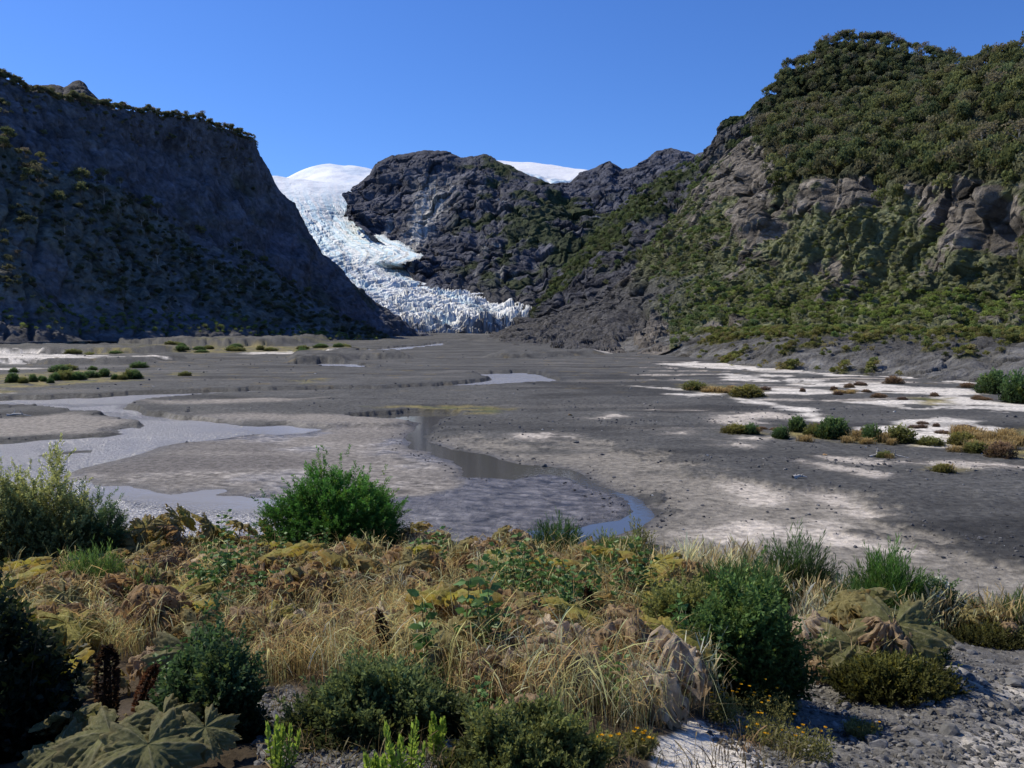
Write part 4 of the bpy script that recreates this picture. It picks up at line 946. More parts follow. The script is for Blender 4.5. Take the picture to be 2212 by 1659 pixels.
# withered plants filling the slope
proto = []
mix = [['brown','olive','brown','lime'],['tan','brown','tan'],['brown','tan','olive','brown','tan'],['olive','brown','lime'],['tan','pale','brown'],['brown','brown','olive','tan']]
spots = []
r_ = random.Random(5)
tries = 0
while len(spots) < 100 and tries < 4000:
    tries += 1
    px = r_.uniform(-60, 1480); py = r_.uniform(1188, 1560)
    if px > 1150 and py < 1225: continue
    if py > 1440 and (px < 1000): continue
    if py > 1500: continue
    x, y, z, r = onter(px, py)
    if any(abs(px-a_)*1.1 < 34 and 0 < py-b_ < 130 or (abs(px-a_) < 30 and abs(py-b_) < 20) for a_, b_ in ((232,1520),(300,1500),(842,1475),(1275,1400),(1386,1285))): continue
    if all((x-a)**2 + (y-b)**2 > (.42)**2 for a, b, *_ in spots): spots.append((float(x), float(y), float(z), px, py))
for i, (x, y, z, px, py) in enumerate(spots):
    k = i % 6
    rz = r_.uniform(0, 6.28); sc = r_.uniform(.75, 1.15)
    if i < 6:
        o = leaf_plant('withered brown giant-leaved plant among the straw grass on the slope', (0,0,0), 0, mix[k], (.42,.36,.48,.46,.34,.5)[k], .36, .6, .9, 60+k, 'withered giant-leaved plants on the slope'); proto.append(o)
        o.location = (x,y,z-.03); o.rotation_euler = (0,0,rz); o.scale = (sc,)*3
    else: dup(proto[k], (x,y,z-.03), rz, sc)
# flower spikes
def spike(label, px, py, hpx, wpx, lean, seed, col=(.055,.030,.016)):
    p, r = at(px, py); m = r/FP; h = hpx*m; w_ = wpx*m/2; r_ = np.random.default_rng(seed)
    o = empty('seed_spike', p - Vector((0,0,.02)), lean[0]); tag(o, label, 'flower spike', 'dark seed spikes of the giant-leaved plants')
    n = 620; t_ = r_.random(n)**.9; a = r_.random(n)*6.28
    ax = lambda t: np.stack([lean[1]*h*t**1.6, t*0, h*t], -1)
    rr = w_*(.75+.35*np.sin(t_*2.6+.4))*(1-ss(.8,1.02,t_)*.75)
    d = np.stack([np.cos(a), np.sin(a), .35+0*a], -1)
    pc = ax(t_) + d*[1,1,0]*(rr*.72)[:,None]; v, f = leaves(pc, unit(d+.3*r_.normal(size=(n,3))), w_*.62, w_*.42)
    c = np.repeat(np.array(col)*(.5+1.1*r_.random((n,1))), 4, 0)
    obj('seed_head', mesh('seed_head', v, f, M_dry, c.clip(.004,1), False), o)
    tt = np.linspace(-.06, 1, 9); v, f = tube(ax(np.maximum(tt,0)) + np.stack([tt*0,tt*0,np.minimum(tt,0)*h],-1), w_*.62*(1-.55*np.clip(tt,0,1)), 8)
    obj('stem', mesh('stem', v, f, M_bark, np.ones((len(v),3))*[.03,.018,.010]), o)
spike('tall straight dark seed spike at the lower left beside the green leaves', 232, 1560, 160, 38, (0,.03), 1)
spike('reddish seed spike leaning right of the tall dark one', 300, 1540, 105, 26, (0,.35), 2, (.10,.042,.02))
spike('dark seed spike leaning above the heath shrub', 842, 1475, 165, 24, (0,-.14), 3)
spike('dark seed spike rising behind the arching dead leaf', 1275, 1400, 140, 24, (0,-.04), 4)
spike('small reddish seed spike under the olive shrub', 1386, 1285, 84, 18, (0,.02), 5, (.11,.05,.025))
# ------------------------------------------------------------------ grass
def blades(p, L, az, lean, Wd, seedw, drop, col, name, label, mat=None):
    n = len(p); K = 7; t_ = np.linspace(0,1,K)
    out = lean[:,None]*t_**1.8*L[:,None] ; up = L[:,None]*(t_ - drop[:,None]*np.maximum(t_-.62,0)**1.3*1.9)
    out = out + drop[:,None]*L[:,None]*.55*np.maximum(t_-.6,0)
    dirx = np.stack([np.cos(az), np.sin(az)], -1)
    C = np.stack([p[:,0,None]+out*dirx[:,0,None], p[:,1,None]+out*dirx[:,1,None], p[:,2,None]+up], -1)
    fa = rng.random(n)*6.28; s = np.stack([np.cos(fa), np.sin(fa), fa*0], -1)
    prof = np.where(t_ < .74, 1-.35*t_, 0)[None] + np.where(t_ >= .74, 1, 0)[None]*seedw[:,None]*np.array([0,0,0,0,0,1.,.35])[None]
    prof = np.maximum(prof, .12)
    w_ = Wd[:,None]*prof*.5
    v = np.stack([C - s[:,None]*w_[...,None], C + s[:,None]*w_[...,None]], 2)     # n,K,2,3
    i = np.arange(n*K*2).reshape(n,K,2)
    f = np.stack([i[:,:-1,0], i[:,:-1,1], i[:,1:,1], i[:,1:,0]], -1).reshape(-1,4)
    cc = np.repeat(col[:,None], K, 1)*(.32+.8*t_)[None,:,None]; cc = np.repeat(cc[:,:,None], 2, 2).reshape(-1,3)  # roots darker: brown old bases, also painting shade into the gaps
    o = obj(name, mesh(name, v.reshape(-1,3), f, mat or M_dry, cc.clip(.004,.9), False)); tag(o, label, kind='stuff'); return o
def scatter(n, poly, dens=None, ymin=None):
    """points on the terrace, uniform over the ground inside a surveyed outline"""
    poly = np.array(poly, float); u0, v0 = poly.min(0); u1, v1 = poly.max(0)
    u = rng.uniform(u0, u1, n*4); v = rng.uniform(v0, v1, n*4)
    ok = sdf(poly, u, v) < 0; u, v = u[ok][:n], v[ok][:n]
    x, y, z, r = onter(u, v); return np.stack([x,y,z],-1), r, u, v
FIELD = [(-160,1175),(300,1190),(600,1192),(900,1185),(1120,1212),(1260,1225),(1420,1262),(1500,1300),(1440,1420),(1500,1560),(1330,1600),(1000,1560),(960,1500),(690,1480),(620,1470),(560,1510),(480,1450),(300,1420),(160,1440),(-160,1500)]
def tufts(p, r, per, Lm, spread, col0, name, label, lean=.35, wmin=.0042, seed=.8, drop=.5, colvar=.35, thick=.00062, mat=None):
    n = len(p); k = per
    q = np.repeat(p, k, 0) + np.concatenate([rng.normal(size=(n*k,2))*spread, np.zeros((n*k,1))], 1)
    L = np.repeat(Lm*(.55+.8*rng.random(n)), k)*(.55+.6*rng.random(n*k)); rr = np.repeat(r, k)
    Wd = np.maximum(wmin, thick*rr)*(.7+.7*rng.random(n*k))
    tc = np.repeat(np.array(col0)[None]*(1+colvar*rng.normal(size=(n,1)))+ rng.normal(size=(n,3))*[.02,.008,.004], k, 0)*(.75+.5*rng.random((n*k,1)))
    has = (rng.random(n*k) < seed)
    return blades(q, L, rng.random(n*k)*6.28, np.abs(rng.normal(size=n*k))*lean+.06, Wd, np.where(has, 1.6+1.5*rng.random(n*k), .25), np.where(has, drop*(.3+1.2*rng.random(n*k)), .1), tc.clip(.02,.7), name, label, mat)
p, r, u, v = scatter(3000, FIELD); keep = pn(np.stack([u/90., v/45.],-1), 5) > -.22; keep &= ~(((np.abs(u-842) < 26) & (v > 1440) & (v < 1580)) | ((np.abs(u-1275) < 22) & (v > 1390))); keep &= (rng.random(len(u)) < np.where((np.abs(u-1290) < 220) & (v > 1385), .3, 1.)); p, r = p[keep], r[keep]
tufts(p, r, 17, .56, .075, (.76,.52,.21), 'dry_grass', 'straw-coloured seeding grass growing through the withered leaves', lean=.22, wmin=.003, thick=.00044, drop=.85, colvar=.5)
p, r, u, v = scatter(1300, FIELD); keep = pn(np.stack([u/70., v/40.],-1), 7) > .1; p, r = p[keep], r[keep]
tufts(p, r, 12, .30, .09, (.36,.25,.13), 'dead_undergrowth', 'brown dead stalks and litter under the grass', lean=.9, seed=.15)
p, r, u, v = scatter(900, FIELD); keep = pn(np.stack([u/80., v/50.],-1), 9) > .08; p, r = p[keep], r[keep]
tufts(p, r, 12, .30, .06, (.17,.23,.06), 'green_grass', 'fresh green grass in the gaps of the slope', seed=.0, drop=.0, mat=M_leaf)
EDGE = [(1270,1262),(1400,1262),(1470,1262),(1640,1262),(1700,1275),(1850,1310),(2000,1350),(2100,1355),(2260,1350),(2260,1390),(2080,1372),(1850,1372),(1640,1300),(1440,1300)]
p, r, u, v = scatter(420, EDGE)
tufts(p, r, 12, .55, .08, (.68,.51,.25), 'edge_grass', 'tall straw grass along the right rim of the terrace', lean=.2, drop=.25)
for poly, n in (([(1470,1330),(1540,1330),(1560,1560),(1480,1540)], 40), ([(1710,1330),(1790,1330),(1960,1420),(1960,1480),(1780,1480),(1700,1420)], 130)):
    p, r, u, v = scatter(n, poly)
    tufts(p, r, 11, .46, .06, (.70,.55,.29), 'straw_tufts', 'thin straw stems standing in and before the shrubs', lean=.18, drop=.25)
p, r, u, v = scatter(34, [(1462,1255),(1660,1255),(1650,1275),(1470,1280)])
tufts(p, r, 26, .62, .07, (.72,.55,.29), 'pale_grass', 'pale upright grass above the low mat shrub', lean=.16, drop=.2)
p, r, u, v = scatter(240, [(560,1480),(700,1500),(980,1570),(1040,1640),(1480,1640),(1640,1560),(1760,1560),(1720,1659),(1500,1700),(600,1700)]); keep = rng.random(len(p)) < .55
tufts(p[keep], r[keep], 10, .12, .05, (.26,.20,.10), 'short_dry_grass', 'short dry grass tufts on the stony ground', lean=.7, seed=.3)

# ------------------------------------------------------------------ weeds with broad leaves, herbs with yellow flowers
def weed_protos():
    out = []
    for k in range(4):
        r_ = np.random.default_rng(300+k); ps, pl, dl = [], [], []
        for s_ in range(3):
            a = r_.random()*6.28; h = .42+.3*r_.random(); e = np.array([math.cos(a)*.14, math.sin(a)*.14, h])*(1 if s_ else 1.15)
            t_ = np.linspace(0,1,6)[:,None]; ps.append(tube(e*t_ + np.array([e[0],e[1],0])*.3*np.sin(3.14*t_), .0045*(1-.5*t_[:,0]), 5))
            n = 15; tt = np.linspace(.25,1,n); aa = np.arange(n)*2.4+r_.random()*6
            pl.append(e*tt[:,None] + np.array([e[0],e[1],0])*.3*np.sin(3.14*tt)[:,None]); dl.append(unit(np.stack([np.cos(aa), np.sin(aa), .25+.3*r_.normal(size=n)],-1)))
        pl = np.concatenate(pl); dl = np.concatenate(dl); n = len(pl)
        # each leaf: folded, toothed blade of 3 leaflets
        vs, fs = [], []
        for j in (-.7, 0, .7):
            ca, sa = math.cos(j), math.sin(j); d2 = np.stack([dl[:,0]*ca-dl[:,1]*sa, dl[:,0]*sa+dl[:,1]*ca, dl[:,2]], -1)
            vs.append(leaves(pl + dl*.015, unit(d2), .085 if j == 0 else .065, .05 if j == 0 else .036))
        vv, ff = join(vs); cc = np.tile(np.repeat((.7+.6*r_.random(n)), 4), 3)[:,None]*np.array([.12,.21,.055])
        tv, tf = join(ps)
        out.append((mesh('foliage', vv, ff, M_leafg, cc, False), mesh('stem', tv, tf, M_bark, np.ones((len(tv),3))*[.09,.10,.04])))
    return out
M_leafg = attr_mat('glossy_leaf', rough=.5, spec=.25, nscale=8., namp=.2, bump=0, trans=.25)
WP = weed_protos(); r_ = random.Random(9)
WS = [(470,1190,1.1),(395,1290,.9),(500,1290,1),(450,1330,1.1),(540,1340,.9),(400,1350,1),(480,1370,.8),(1090,1300,1.2),(1075,1330,1.1),(1120,1350,1),(1180,1330,1),(1230,1350,1.1),(1215,1395,1.2),(1245,1370,1),(1300,1300,1),(1335,1310,1.1),(1050,1440,.8),(1110,1480,.9),(1390,1320,1.2),(1480,1480,1.1),(1530,1500,1),(640,1210,.9),(690,1220,1),(760,1215,.8),(1560,1440,.9),(1650,1480,.9),(360,1530,.7),(420,1500,.7),(480,1550,.7),(250,1270,.9),(1020,1610,.5),(1340,1550,.6),(442, 1329, 1.06),(448, 1326, 1.06),(499, 1302, 1.21),(448, 1344, 1.01),(448, 1328, 0.99),(504, 1303, 1.22),(448, 1308, 1.02),(477, 1267, 1.24),(532, 1284, 1.14),(499, 1269, 0.97),(504, 1291, 1.27),(1142, 1311, 1.02),(1152, 1316, 1.25),(1136, 1311, 1.07),(1077, 1318, 0.96),(1086, 1364, 0.92),(1161, 1338, 1.01),(1068, 1325, 1.04),(1135, 1330, 1.07),(1246, 1397, 1.01),(1191, 1396, 1.03),(1153, 1354, 0.94),(1255, 1375, 1.21),(1209, 1360, 1.03),(1359, 1330, 0.92),(1314, 1270, 1.28),(1331, 1260, 0.91),(1316, 1360, 1.21),(623, 1241, 1.15),(713, 1200, 0.98),(681, 1219, 1.05),(733, 1211, 0.9),(922, 1263, 1.21),(880, 1273, 0.94),(940, 1258, 0.98),(632, 1352, 0.97),(610, 1340, 0.92),(591, 1351, 1.3),(1094, 1487, 1.21),(965, 1502, 1.09),(1062, 1491, 0.91)]
WL = {0: 'glossy leafy weed standing tall in front of the teal channel'}
for i, (px, py, s) in enumerate(WS):
    p, r = at(px, py); o = empty('leafy_weed', p, r_.uniform(0,6.28), s*(1.25 if i == 0 else r_.uniform(.8,1.05)))
    tag(o, WL.get(i, 'fresh green leafy weed growing up through the dry slope'), 'weed', 'green leafy weeds on the terrace')
    f_, s_ = WP[i % 4]; obj('foliage', f_, o); obj('stem', s_, o)
def herb(label, px, py, wpx, hpx, nf, col, fcol, seed, group, style='herb'):
    p, r = at(px, py); m = r/FP; R = wpx*m/2; h = hpx*m; r_ = np.random.default_rng(seed)
    o = empty('flowering_herb' if nf else 'bright_herb', p, 0); tag(o, label, 'herb', group)
    ns = 70 if nf else 9; a = r_.random(ns)*6.28; q = np.sqrt(r_.random(ns))*R
    if nf:
        v, f = join([leaves(np.repeat(np.stack([np.cos(a)*q, np.sin(a)*q, a*0],-1), 16, 0)+np.stack([r_.normal(size=ns*16)*.02, r_.normal(size=ns*16)*.02, r_.random(ns*16)*h*.85],-1), unit(r_.normal(size=(ns*16,3))+[0,0,.8]), .03, .009)])
        c = np.repeat(np.array(col)*(.6+.8*r_.random((ns*16,1))), 4, 0)
        obj('foliage', mesh('foliage', v, f, M_leaf, c, False), o)
        for _ in range(nf):      # each flower head is a part of its own
            fp = np.repeat(np.array([[r_.normal()*R*.55, r_.normal()*R*.55, h*(.75+.45*r_.random())]]), 14, 0); aa = np.arange(14)*6.28/14
            v, f = leaves(fp, unit(np.stack([np.cos(aa), np.sin(aa), .35+0*aa],-1)), .013, .007)
            obj('flower', mesh('flower', v, f, M_flower, np.ones((len(v),3))*fcol, False), o)
    else:
        ps, pl, dl = [], [], []
        for k in range(ns):
            e = np.array([math.cos(a[k])*q[k], math.sin(a[k])*q[k], h*(.6+.5*r_.random())]); t_ = np.linspace(0,1,6)[:,None]
            b0 = np.array([math.cos(a[k])*q[k]*.5, math.sin(a[k])*q[k]*.5, 0]); ps.append(tube(b0+(e-b0)*t_, .003, 5))
            n = 34; tt = np.linspace(.12,1,n); aa = np.arange(n)*2.4; pl.append(b0+(e-b0)*tt[:,None]); dl.append(unit(np.stack([np.cos(aa)*(1.15-tt), np.sin(aa)*(1.15-tt), .35+.5*tt],-1)))
        pl = np.concatenate(pl); dl = np.concatenate(dl); v, f = leaves(pl, dl, .036, .015)
        obj('foliage', mesh('foliage', v, f, M_leaf, np.repeat(np.array(col)*(.7+.6*r_.random((len(pl),1))),4,0), False), o)
        tv, tf = join(ps); obj('stems', mesh('stems', tv, tf, M_leaf, np.ones((len(tv),3))*[.16,.20,.04]), o)
YF = (.75,.42,.01)
for k, (px, py, w_, h_, nf) in enumerate([(1640,1560,130,60,16),(1560,1560,60,60,9),(1690,1545,60,40,6),(1380,1630,60,50,8),(1650,1610,90,50,7),(1740,1640,100,65,6),(1665,1500,60,55,4),(1700,1510,40,50,3),(1300,1640,70,55,5),(1160,1560,40,40,2),(2010,1430,40,50,2),(1690,1420,40,60,2),(1500,1300,60,40,3),(1860,1590,60,30,3)]):
    herb('yellow-flowered herb on the stony ground near the white sand' if py > 1480 else 'yellow-flowered herb among the shrubs on the terrace', px, py, w_, h_, nf, (.20,.19,.06), YF, 400+k, 'yellow-flowered herbs')
for k, (px, py, w_, h_, lab) in enumerate([(600,1668,110,95,'bright yellow-green herb left of the dark stones at the bottom edge'),(880,1690,110,115,'bright yellow-green herb below the heath shrub'),(940,1640,50,85,'single bright green herb stem beside the heath shrub'),(820,1700,90,60,'bright low herb at the bottom edge below the dark stones'),(1110,1700,90,60,'bright herb in front of the low heath shrub')]):
    herb(lab, px, py, w_, h_, 0, (.32,.42,.06), None, 440+k, None)

# ------------------------------------------------------------------ stones
def rock_mesh(name, seed, flat=.65, sub=2, col=(.11,.112,.12)):
    import bmesh
    bm = bmesh.new(); bmesh.ops.create_icosphere(bm, subdivisions=sub, radius=1)
    v = np.array([x.co[:] for x in bm.verts]); f = np.array([[q.index for q in x.verts] for x in bm.faces]); bm.free()
    r_ = np.random.default_rng(seed)
    for k in range(9):   # chop planes -> broken facets
        d = unit(r_.normal(size=3)); h = .55+.3*r_.random(); s = v@d; v = v - np.maximum(s-h,0)[:,None]*d
    v = v*(1+.10*fbm(v*2.3+seed, 2, seed))[:,None]*np.array([1, .72+.3*r_.random(), flat])
    c = np.array(col)*(1+.3*fbm(v*3, 2, seed+3))[:,None]
    return mesh(name, v, f, M_stone, c.clip(.01,.8), False)
RK = [rock_mesh('stone', 50+k, .5+.07*k, 2, cc) for k, cc in enumerate([(.145,.143,.14),(.12,.117,.112),(.185,.183,.18),(.10,.098,.094),(.16,.147,.133)])]
RKL = rock_mesh('stone', 61, .5, 2, (.32,.30,.27)); RKO = rock_mesh('stone', 62, .6, 2, (.36,.22,.10))
def stone(px, py, wpx, k, label, group, plain=False, me=None):
    if plain:
        x, y, d = [float(q) for q in onplain(px, py)]; z = float(plain_z(x, y)[0])
    else:
        p, d = at(px, py); x, y, z = p
    o = obj('stone', me or RK[k % 5]); s = wpx*d/FP/2
    o.location = (x, y, z+s*.18); o.rotation_euler = (r_.uniform(-.3,.3), r_.uniform(-.3,.3), r_.uniform(0,6.28)); o.scale = (s*r_.uniform(.9,1.1), s*r_.uniform(.8,1.1), s*r_.uniform(.75,1.1))
    tag(o, label, 'stone', group); return o
r_ = random.Random(21)
big = [(1998,1520,44,0,'flat blue-grey stone tilted on the gravel path, largest in its middle'),(1900,1615,56,2,'dark grey boulder at the lower right among the gravel'),(1880,1600,40,1,'stone touching the back of the dark grey boulder'),(1660,1600,36,3,'dark stone at the edge of the white sand'),(1678,1635,34,1,'stone nearest the white sand at the bottom edge'),
       (1940,1580,34,4,'rounded grey stone right of the dark grey boulder'),(1975,1610,38,2,'pale-topped grey stone in the lower right'),(2050,1585,44,3,'black jagged stone on the right gravel'),(1985,1630,30,0,'low stone in front of the pale-topped stone'),(2180,1530,34,3,'black stone at the right edge of the gravel'),(890,1580,58,2,'largest blue-grey stone by the heath shrub'),(830,1560,40,0,'angular stone left of the largest blue-grey stone'),
       (2080,1455,34,0,'white-topped stone on the gravel lip'),(2055,1450,30,1,'grey stone next to the white-topped stone'),(1690,1440,30,3,'dark stone in the shade of the wide shrub'),(1480,1262,40,1,'dark stone on the sand pocket at the terrace edge'),(1420,1268,26,3,'small dark stone left on the sand pocket'),(2120,1475,36,2,'grey stone in the row along the gravel lip'),(2190,1478,40,0,'bluish stone ending the row along the gravel lip')]
for a in big: stone(*a[:4], a[4], None, me=RKL if 'white-topped' in a[4] else None)
def ok_spot(u, v, poly): return sdf(np.array(poly, float), np.array([u]), np.array([v]))[0] < 0
n = 0
while n < 95:
    u, v = r_.uniform(545,1010), r_.uniform(1490,1670)
    if ok_spot(u, v, DSTN): stone(u, v, r_.choice([12,16,20,26,32]), n, 'broken dark grey stone lying in the stony patch above the bottom edge', 'stones in the dark stony patch'); n += 1
n = 0
while n < 95:
    u, v = r_.uniform(1640,2230), r_.uniform(1330,1670)
    if ok_spot(u, v, GRAV): stone(u, v, r_.choice([8,10,12,16,20,26]) if r_.random()<.8 else 26, n, 'grey stone lying on the gravel of the terrace at the right', 'stones on the right gravel'); n += 1
for k in range(26): stone(r_.uniform(2040,2215), r_.gauss(1468,7), r_.choice([12,16,20,24]), k, 'dark stone in the row along the lip of the gravel hump', 'stones along the gravel lip')
for k in range(16): stone(r_.uniform(1990,2060), r_.uniform(1345,1440), r_.choice([12,16,20,26]), k, 'grey stone beside the mat shrub on the gravel', 'stones beside the mat shrub')
def stone_field(name, label, pos, size, cols):
    n = len(pos); t_ = (1+5**.5)/2
    iv = unit(np.array([[-1,t_,0],[1,t_,0],[-1,-t_,0],[1,-t_,0],[0,-1,t_],[0,1,t_],[0,-1,-t_],[0,1,-t_],[t_,0,-1],[t_,0,1],[-t_,0,-1],[-t_,0,1]]))
    fi = np.array([[0,11,5],[0,5,1],[0,1,7],[0,7,10],[0,10,11],[1,5,9],[5,11,4],[11,10,2],[10,7,6],[7,1,8],[3,9,4],[3,4,2],[3,2,6],[3,6,8],[3,8,9],[4,9,5],[2,4,11],[6,2,10],[8,6,7],[9,8,1]])
    v = iv[None]*(1+.28*rng.normal(size=(n,12,1))).clip(.45,1.5)*(size[:,None,None]*np.array([1,1,.7]))*(.75+.5*rng.random((n,1,3)))
    v = v + pos[:,None]; f = (fi[None]+12*np.arange(n)[:,None,None]).reshape(-1,3)
    return tag(obj(name, mesh(name, v.reshape(-1,3), f, M_stone, np.repeat(cols,12,0), False)), label, kind='stuff')
p1, r1, *_ = scatter(2600, [(540,1490),(640,1480),(700,1560),(960,1550),(1010,1610),(1010,1700),(560,1700)]); p2, r2, *_ = scatter(4200, GRAV[:-4]+[(2260,1340),(2260,1690),(1650,1690)])
p = np.concatenate([p1,p2]); s = .008+.022*rng.random(len(p))**3
stone_field('loose_gravel', 'loose gravel and pebbles strewn over the terrace', p+np.stack([s*0,s*0,s*.2],-1), s, (np.array([.135,.129,.118])*(.4+1.2*rng.random((len(p),1)))).clip(.03,.5))

# plain: stones, pebbles, driftwood, shrubs
n = 0; n_tot = 0
while n < 48:
    u, v = r_.uniform(930,2212), r_.uniform(960,1215)
    if sdf(np.array(STREAM, float), np.array([u]), np.array([v]))[0] < 3 or sdf(np.array(WETF, float), np.array([u]), np.array([v]))[0] < 3: continue
    if pn(np.array([[u/150., v/50.]]), 77)[0] < .0: continue
    stone(u, v, r_.choice([6,7,8,9,11]), n, 'dark stone lying on the river flat below the terrace', 'stones on the river flat', True); n += 1
stone(1175,1008,17,1,'black boulder on the bank of the calm stream', None, True); stone(1245,962,16,3,'dark boulder with a white top on the river flat', None, True)
stone(1782,994,10,0,'single ochre stone near the row of flat shrubs', None, True, RKO); stone(1232,906,9,0,'orange stone far out on the river flat', None, True, RKO)
for px, py, w_ in ((1362,848,7),(1392,883,6),(1300,939,6),(1172,938,8),(1110,860,5),(1560,866,5),(1572,1000,6),(470,806,5),(344,804,7),(250,810,6),(332,844,6)): stone(px, py, w_, 0, 'white stone shining on the grey river gravel', 'white stones on the river gravel', True, RKL)
idx = rng.choice(X.size, 120000); gi, gj = np.unravel_index(idx, SH)
D_ = Dm[gi,gj]; pr = grav[gi,gj]*(Dm[gi,gj] < 330)*(dw[gi,gj] > .3)*ss(-.05,.5,n2[gi,gj]*.7+.8*n4[gi,gj])*1.3*(D_ > 26) + .06*(sandr[gi,gj] > .3)*(dw[gi,gj] > .3)*(D_ > 30)*(D_ < 120)
pr = pr + 1.2*np.exp(-((dw[gi,gj]-.7)/.5)**2)*(D_ > 40)*(dst[gi,gj] < 3)
k = rng.random(len(idx)) < pr*.5; gi, gj = gi[k], gj[k]; D_ = D_[k]
q_ = rng.random(len(D_)) < np.where(D_ > 110, .35, 1.); gi, gj, D_ = gi[q_], gj[q_], D_[q_]
jx = X[gi,gj] + rng.normal(size=len(gi))*.2; jy = Y[gi,gj] + rng.normal(size=len(gi))*.01*D_
pz = plain_z(jx, jy)[0]; s = (.03+.0006*D_)*(.4+1.5*rng.random(len(gi))**4)
stone_field('river_stones', 'scattered cobbles over the river gravel', np.stack([jx, jy, pz+s*.2],-1), s, np.array([.085,.085,.09])*(.45+.9*rng.random((len(gi),1))) + (rng.random((len(gi),1)) < .012)*.3)
print('river stones', len(gi))
def log(label, px, py, lpx, rpx, ang, seed):
    x, y, d = [float(q) for q in onplain(px, py)]; m = d/FP; z = float(plain_z(x, y)[0]); q = np.random.default_rng(seed)
    o = empty('driftwood_log', (x, y, z), ang); tag(o, label, 'driftwood')
    t_ = np.linspace(-.5,.5,10); R = rpx*m/2; pts = np.stack([t_*lpx*m, .10*lpx*m*np.sin(t_*5+seed), R*.8+.05*lpx*m*np.cos(t_*4)], -1)
    v, f = tube(pts, R*(1.1-.9*(t_+.5))*(1+.2*q.normal(size=10)).clip(.6,1.3), 8); obj('trunk', mesh('trunk', v, f, M_wood, np.ones((len(v),3))*[.42,.40,.37]), o)
    for k in range(2):
        b0 = pts[2+4*k]; e = b0 + np.array([q.normal()*.1, (.2+.1*k)*(-1)**k, .35])*lpx*m*.5; v, f = tube(np.linspace(b0, e, 5), np.linspace(R*.5, R*.12, 5), 6)
        obj('branch', mesh('branch', v, f, M_wood, np.ones((len(v),3))*[.38,.36,.33]), o)
log('short bent bleached driftwood log on the dark gravel', 1727, 1053, 32, 9, .15, 1)
log('long pale driftwood log with weeds growing over it', 1918, 1000, 74, 6, -.12, 2)
log('dark driftwood log stranded on the gravel island', 42, 909, 48, 5, .0, 3)
# shrubs on the plain: one mesh per look, shared
SHP = [[shrub_mesh('foliage', 1, 1, 1.15, st, 420, cl, 600+k, scale=sc_, lump=.45, inner=.3, top=.6) for k, (st, cl, sc_) in enumerate(a)] for a in
      ([('broad', (.06,.095,.03), 1.9), ('broad', (.052,.088,.028), 1.9)], [('broad', (.12,.11,.03), 1.8), ('broad', (.10,.105,.03), 1.8)], [('broad', (.13,.085,.05), 1.6), ('broad', (.10,.065,.045), 1.6)])]
ST_ = stems_mesh('stems', 1, 1, 1.1, 7, .03, seed=3)
GP = []
for k in range(2):
    q = np.random.default_rng(70+k); n = 260; pos = np.concatenate([q.normal(size=(n,2))*.35, np.zeros((n,1))], 1); o = blades(pos, .9*(.5+.7*q.random(n)), q.random(n)*6.28, np.abs(q.normal(size=n))*.4, np.full(n,.05), np.full(n,1.), np.full(n,.2), np.array([.46,.33,.14])*(.7+.6*q.random((n,1))), 'grass_tuft', 'x'); GP.append(o.data); bpy.data.objects.remove(o)
def plain_shrub(px, py, wpx, hpx, kind, label, group, seed):
    x, y, d = [float(q) for q in onplain(px, py)]; m = d/FP; z = float(plain_z(x, y)[0])
    if kind == 3:
        o = obj('grass_tuft', GP[seed % 2]); o.location = (x,y,z-.02); o.scale = (wpx*m/1.5, wpx*m/1.5, hpx*m/1.0); o.rotation_euler = (0,0,seed); tag(o, label, 'grass tuft', group); return
    o = empty('river_flat_shrub', (x, y, z-.05), seed*1.3, (wpx*m/2, wpx*m/2, hpx*m)); tag(o, label, 'shrub', group)
    obj('foliage', SHP[kind][seed % 2], o); obj('stems', ST_, o)
PS = [(2147,862,46,30,0,'round green shrub with a yellow patch at the edge of the white sand'),(2202,882,50,40,0,'green shrub at the right frame edge on the white sand'),
 (1722,940,30,22,0,'round bright shrub highest in the row on the river flat'),(1687,955,26,19,0,'small round shrub left of the row on the river flat'),(1796,953,52,30,0,'largest dark green shrub of the row on the river flat'),(1758,950,34,18,1,'olive shrub left of the largest one in the row'),
 (1884,960,34,24,0,'green shrub standing among pale grass in the row'),(1945,962,46,24,1,'dark olive shrub near the right end of the row'),(1590,944,48,14,1,'low olive shrub at the left end of the row'),(1620,946,28,16,0,'low green shrub beside a thin grass tuft'),
 (1616,866,56,18,1,'low yellow-green shrub beyond the dark gravel tongue'),(1500,852,40,14,1,'low olive shrub beside the straw grass patch'),(1930,837,30,11,2,'brown clump of dry shrub on the white sand'),(1912,1001,26,11,1,'small green shrub growing over the pale log'),
 (2035,1034,30,12,1,'small yellowish shrub in front of the pale log'),(2006,968,40,12,1,'low olive shrub ending the row on the right'),(2080,968,40,18,1,'olive shrub at the edge of the far right grass'),(2110,985,36,16,1,'dark olive shrub low at the far right'),(2160,1000,40,22,2,'brownish shrub at the far right grass patch')]
for k, a in enumerate(PS): plain_shrub(*a[:5], a[5], None, k)
GS = [(1545,856,44,14),(1570,858,30,12),(1520,852,26,10),(1636,947,10,18),(1740,962,30,16),(1850,958,30,24),(1905,962,28,24),(1830,964,28,16),(1870,966,30,14),(1925,968,20,16),(2046,1033,26,18),(1920,1003,20,12)] + [(r_.uniform(2060,2220), r_.uniform(950,985), 30, r_.uniform(14,26)) for _ in range(26)] + [(r_.uniform(1480,1600), r_.uniform(848,860), 18, 9) for _ in range(8)] + [(r_.uniform(1780,1840), r_.uniform(858,862), 20, 7) for _ in range(5)]
for k, a in enumerate(GS): plain_shrub(*a, 3, 'straw-coloured grass tuft on the river flat', 'straw grass tufts on the river flat', k)
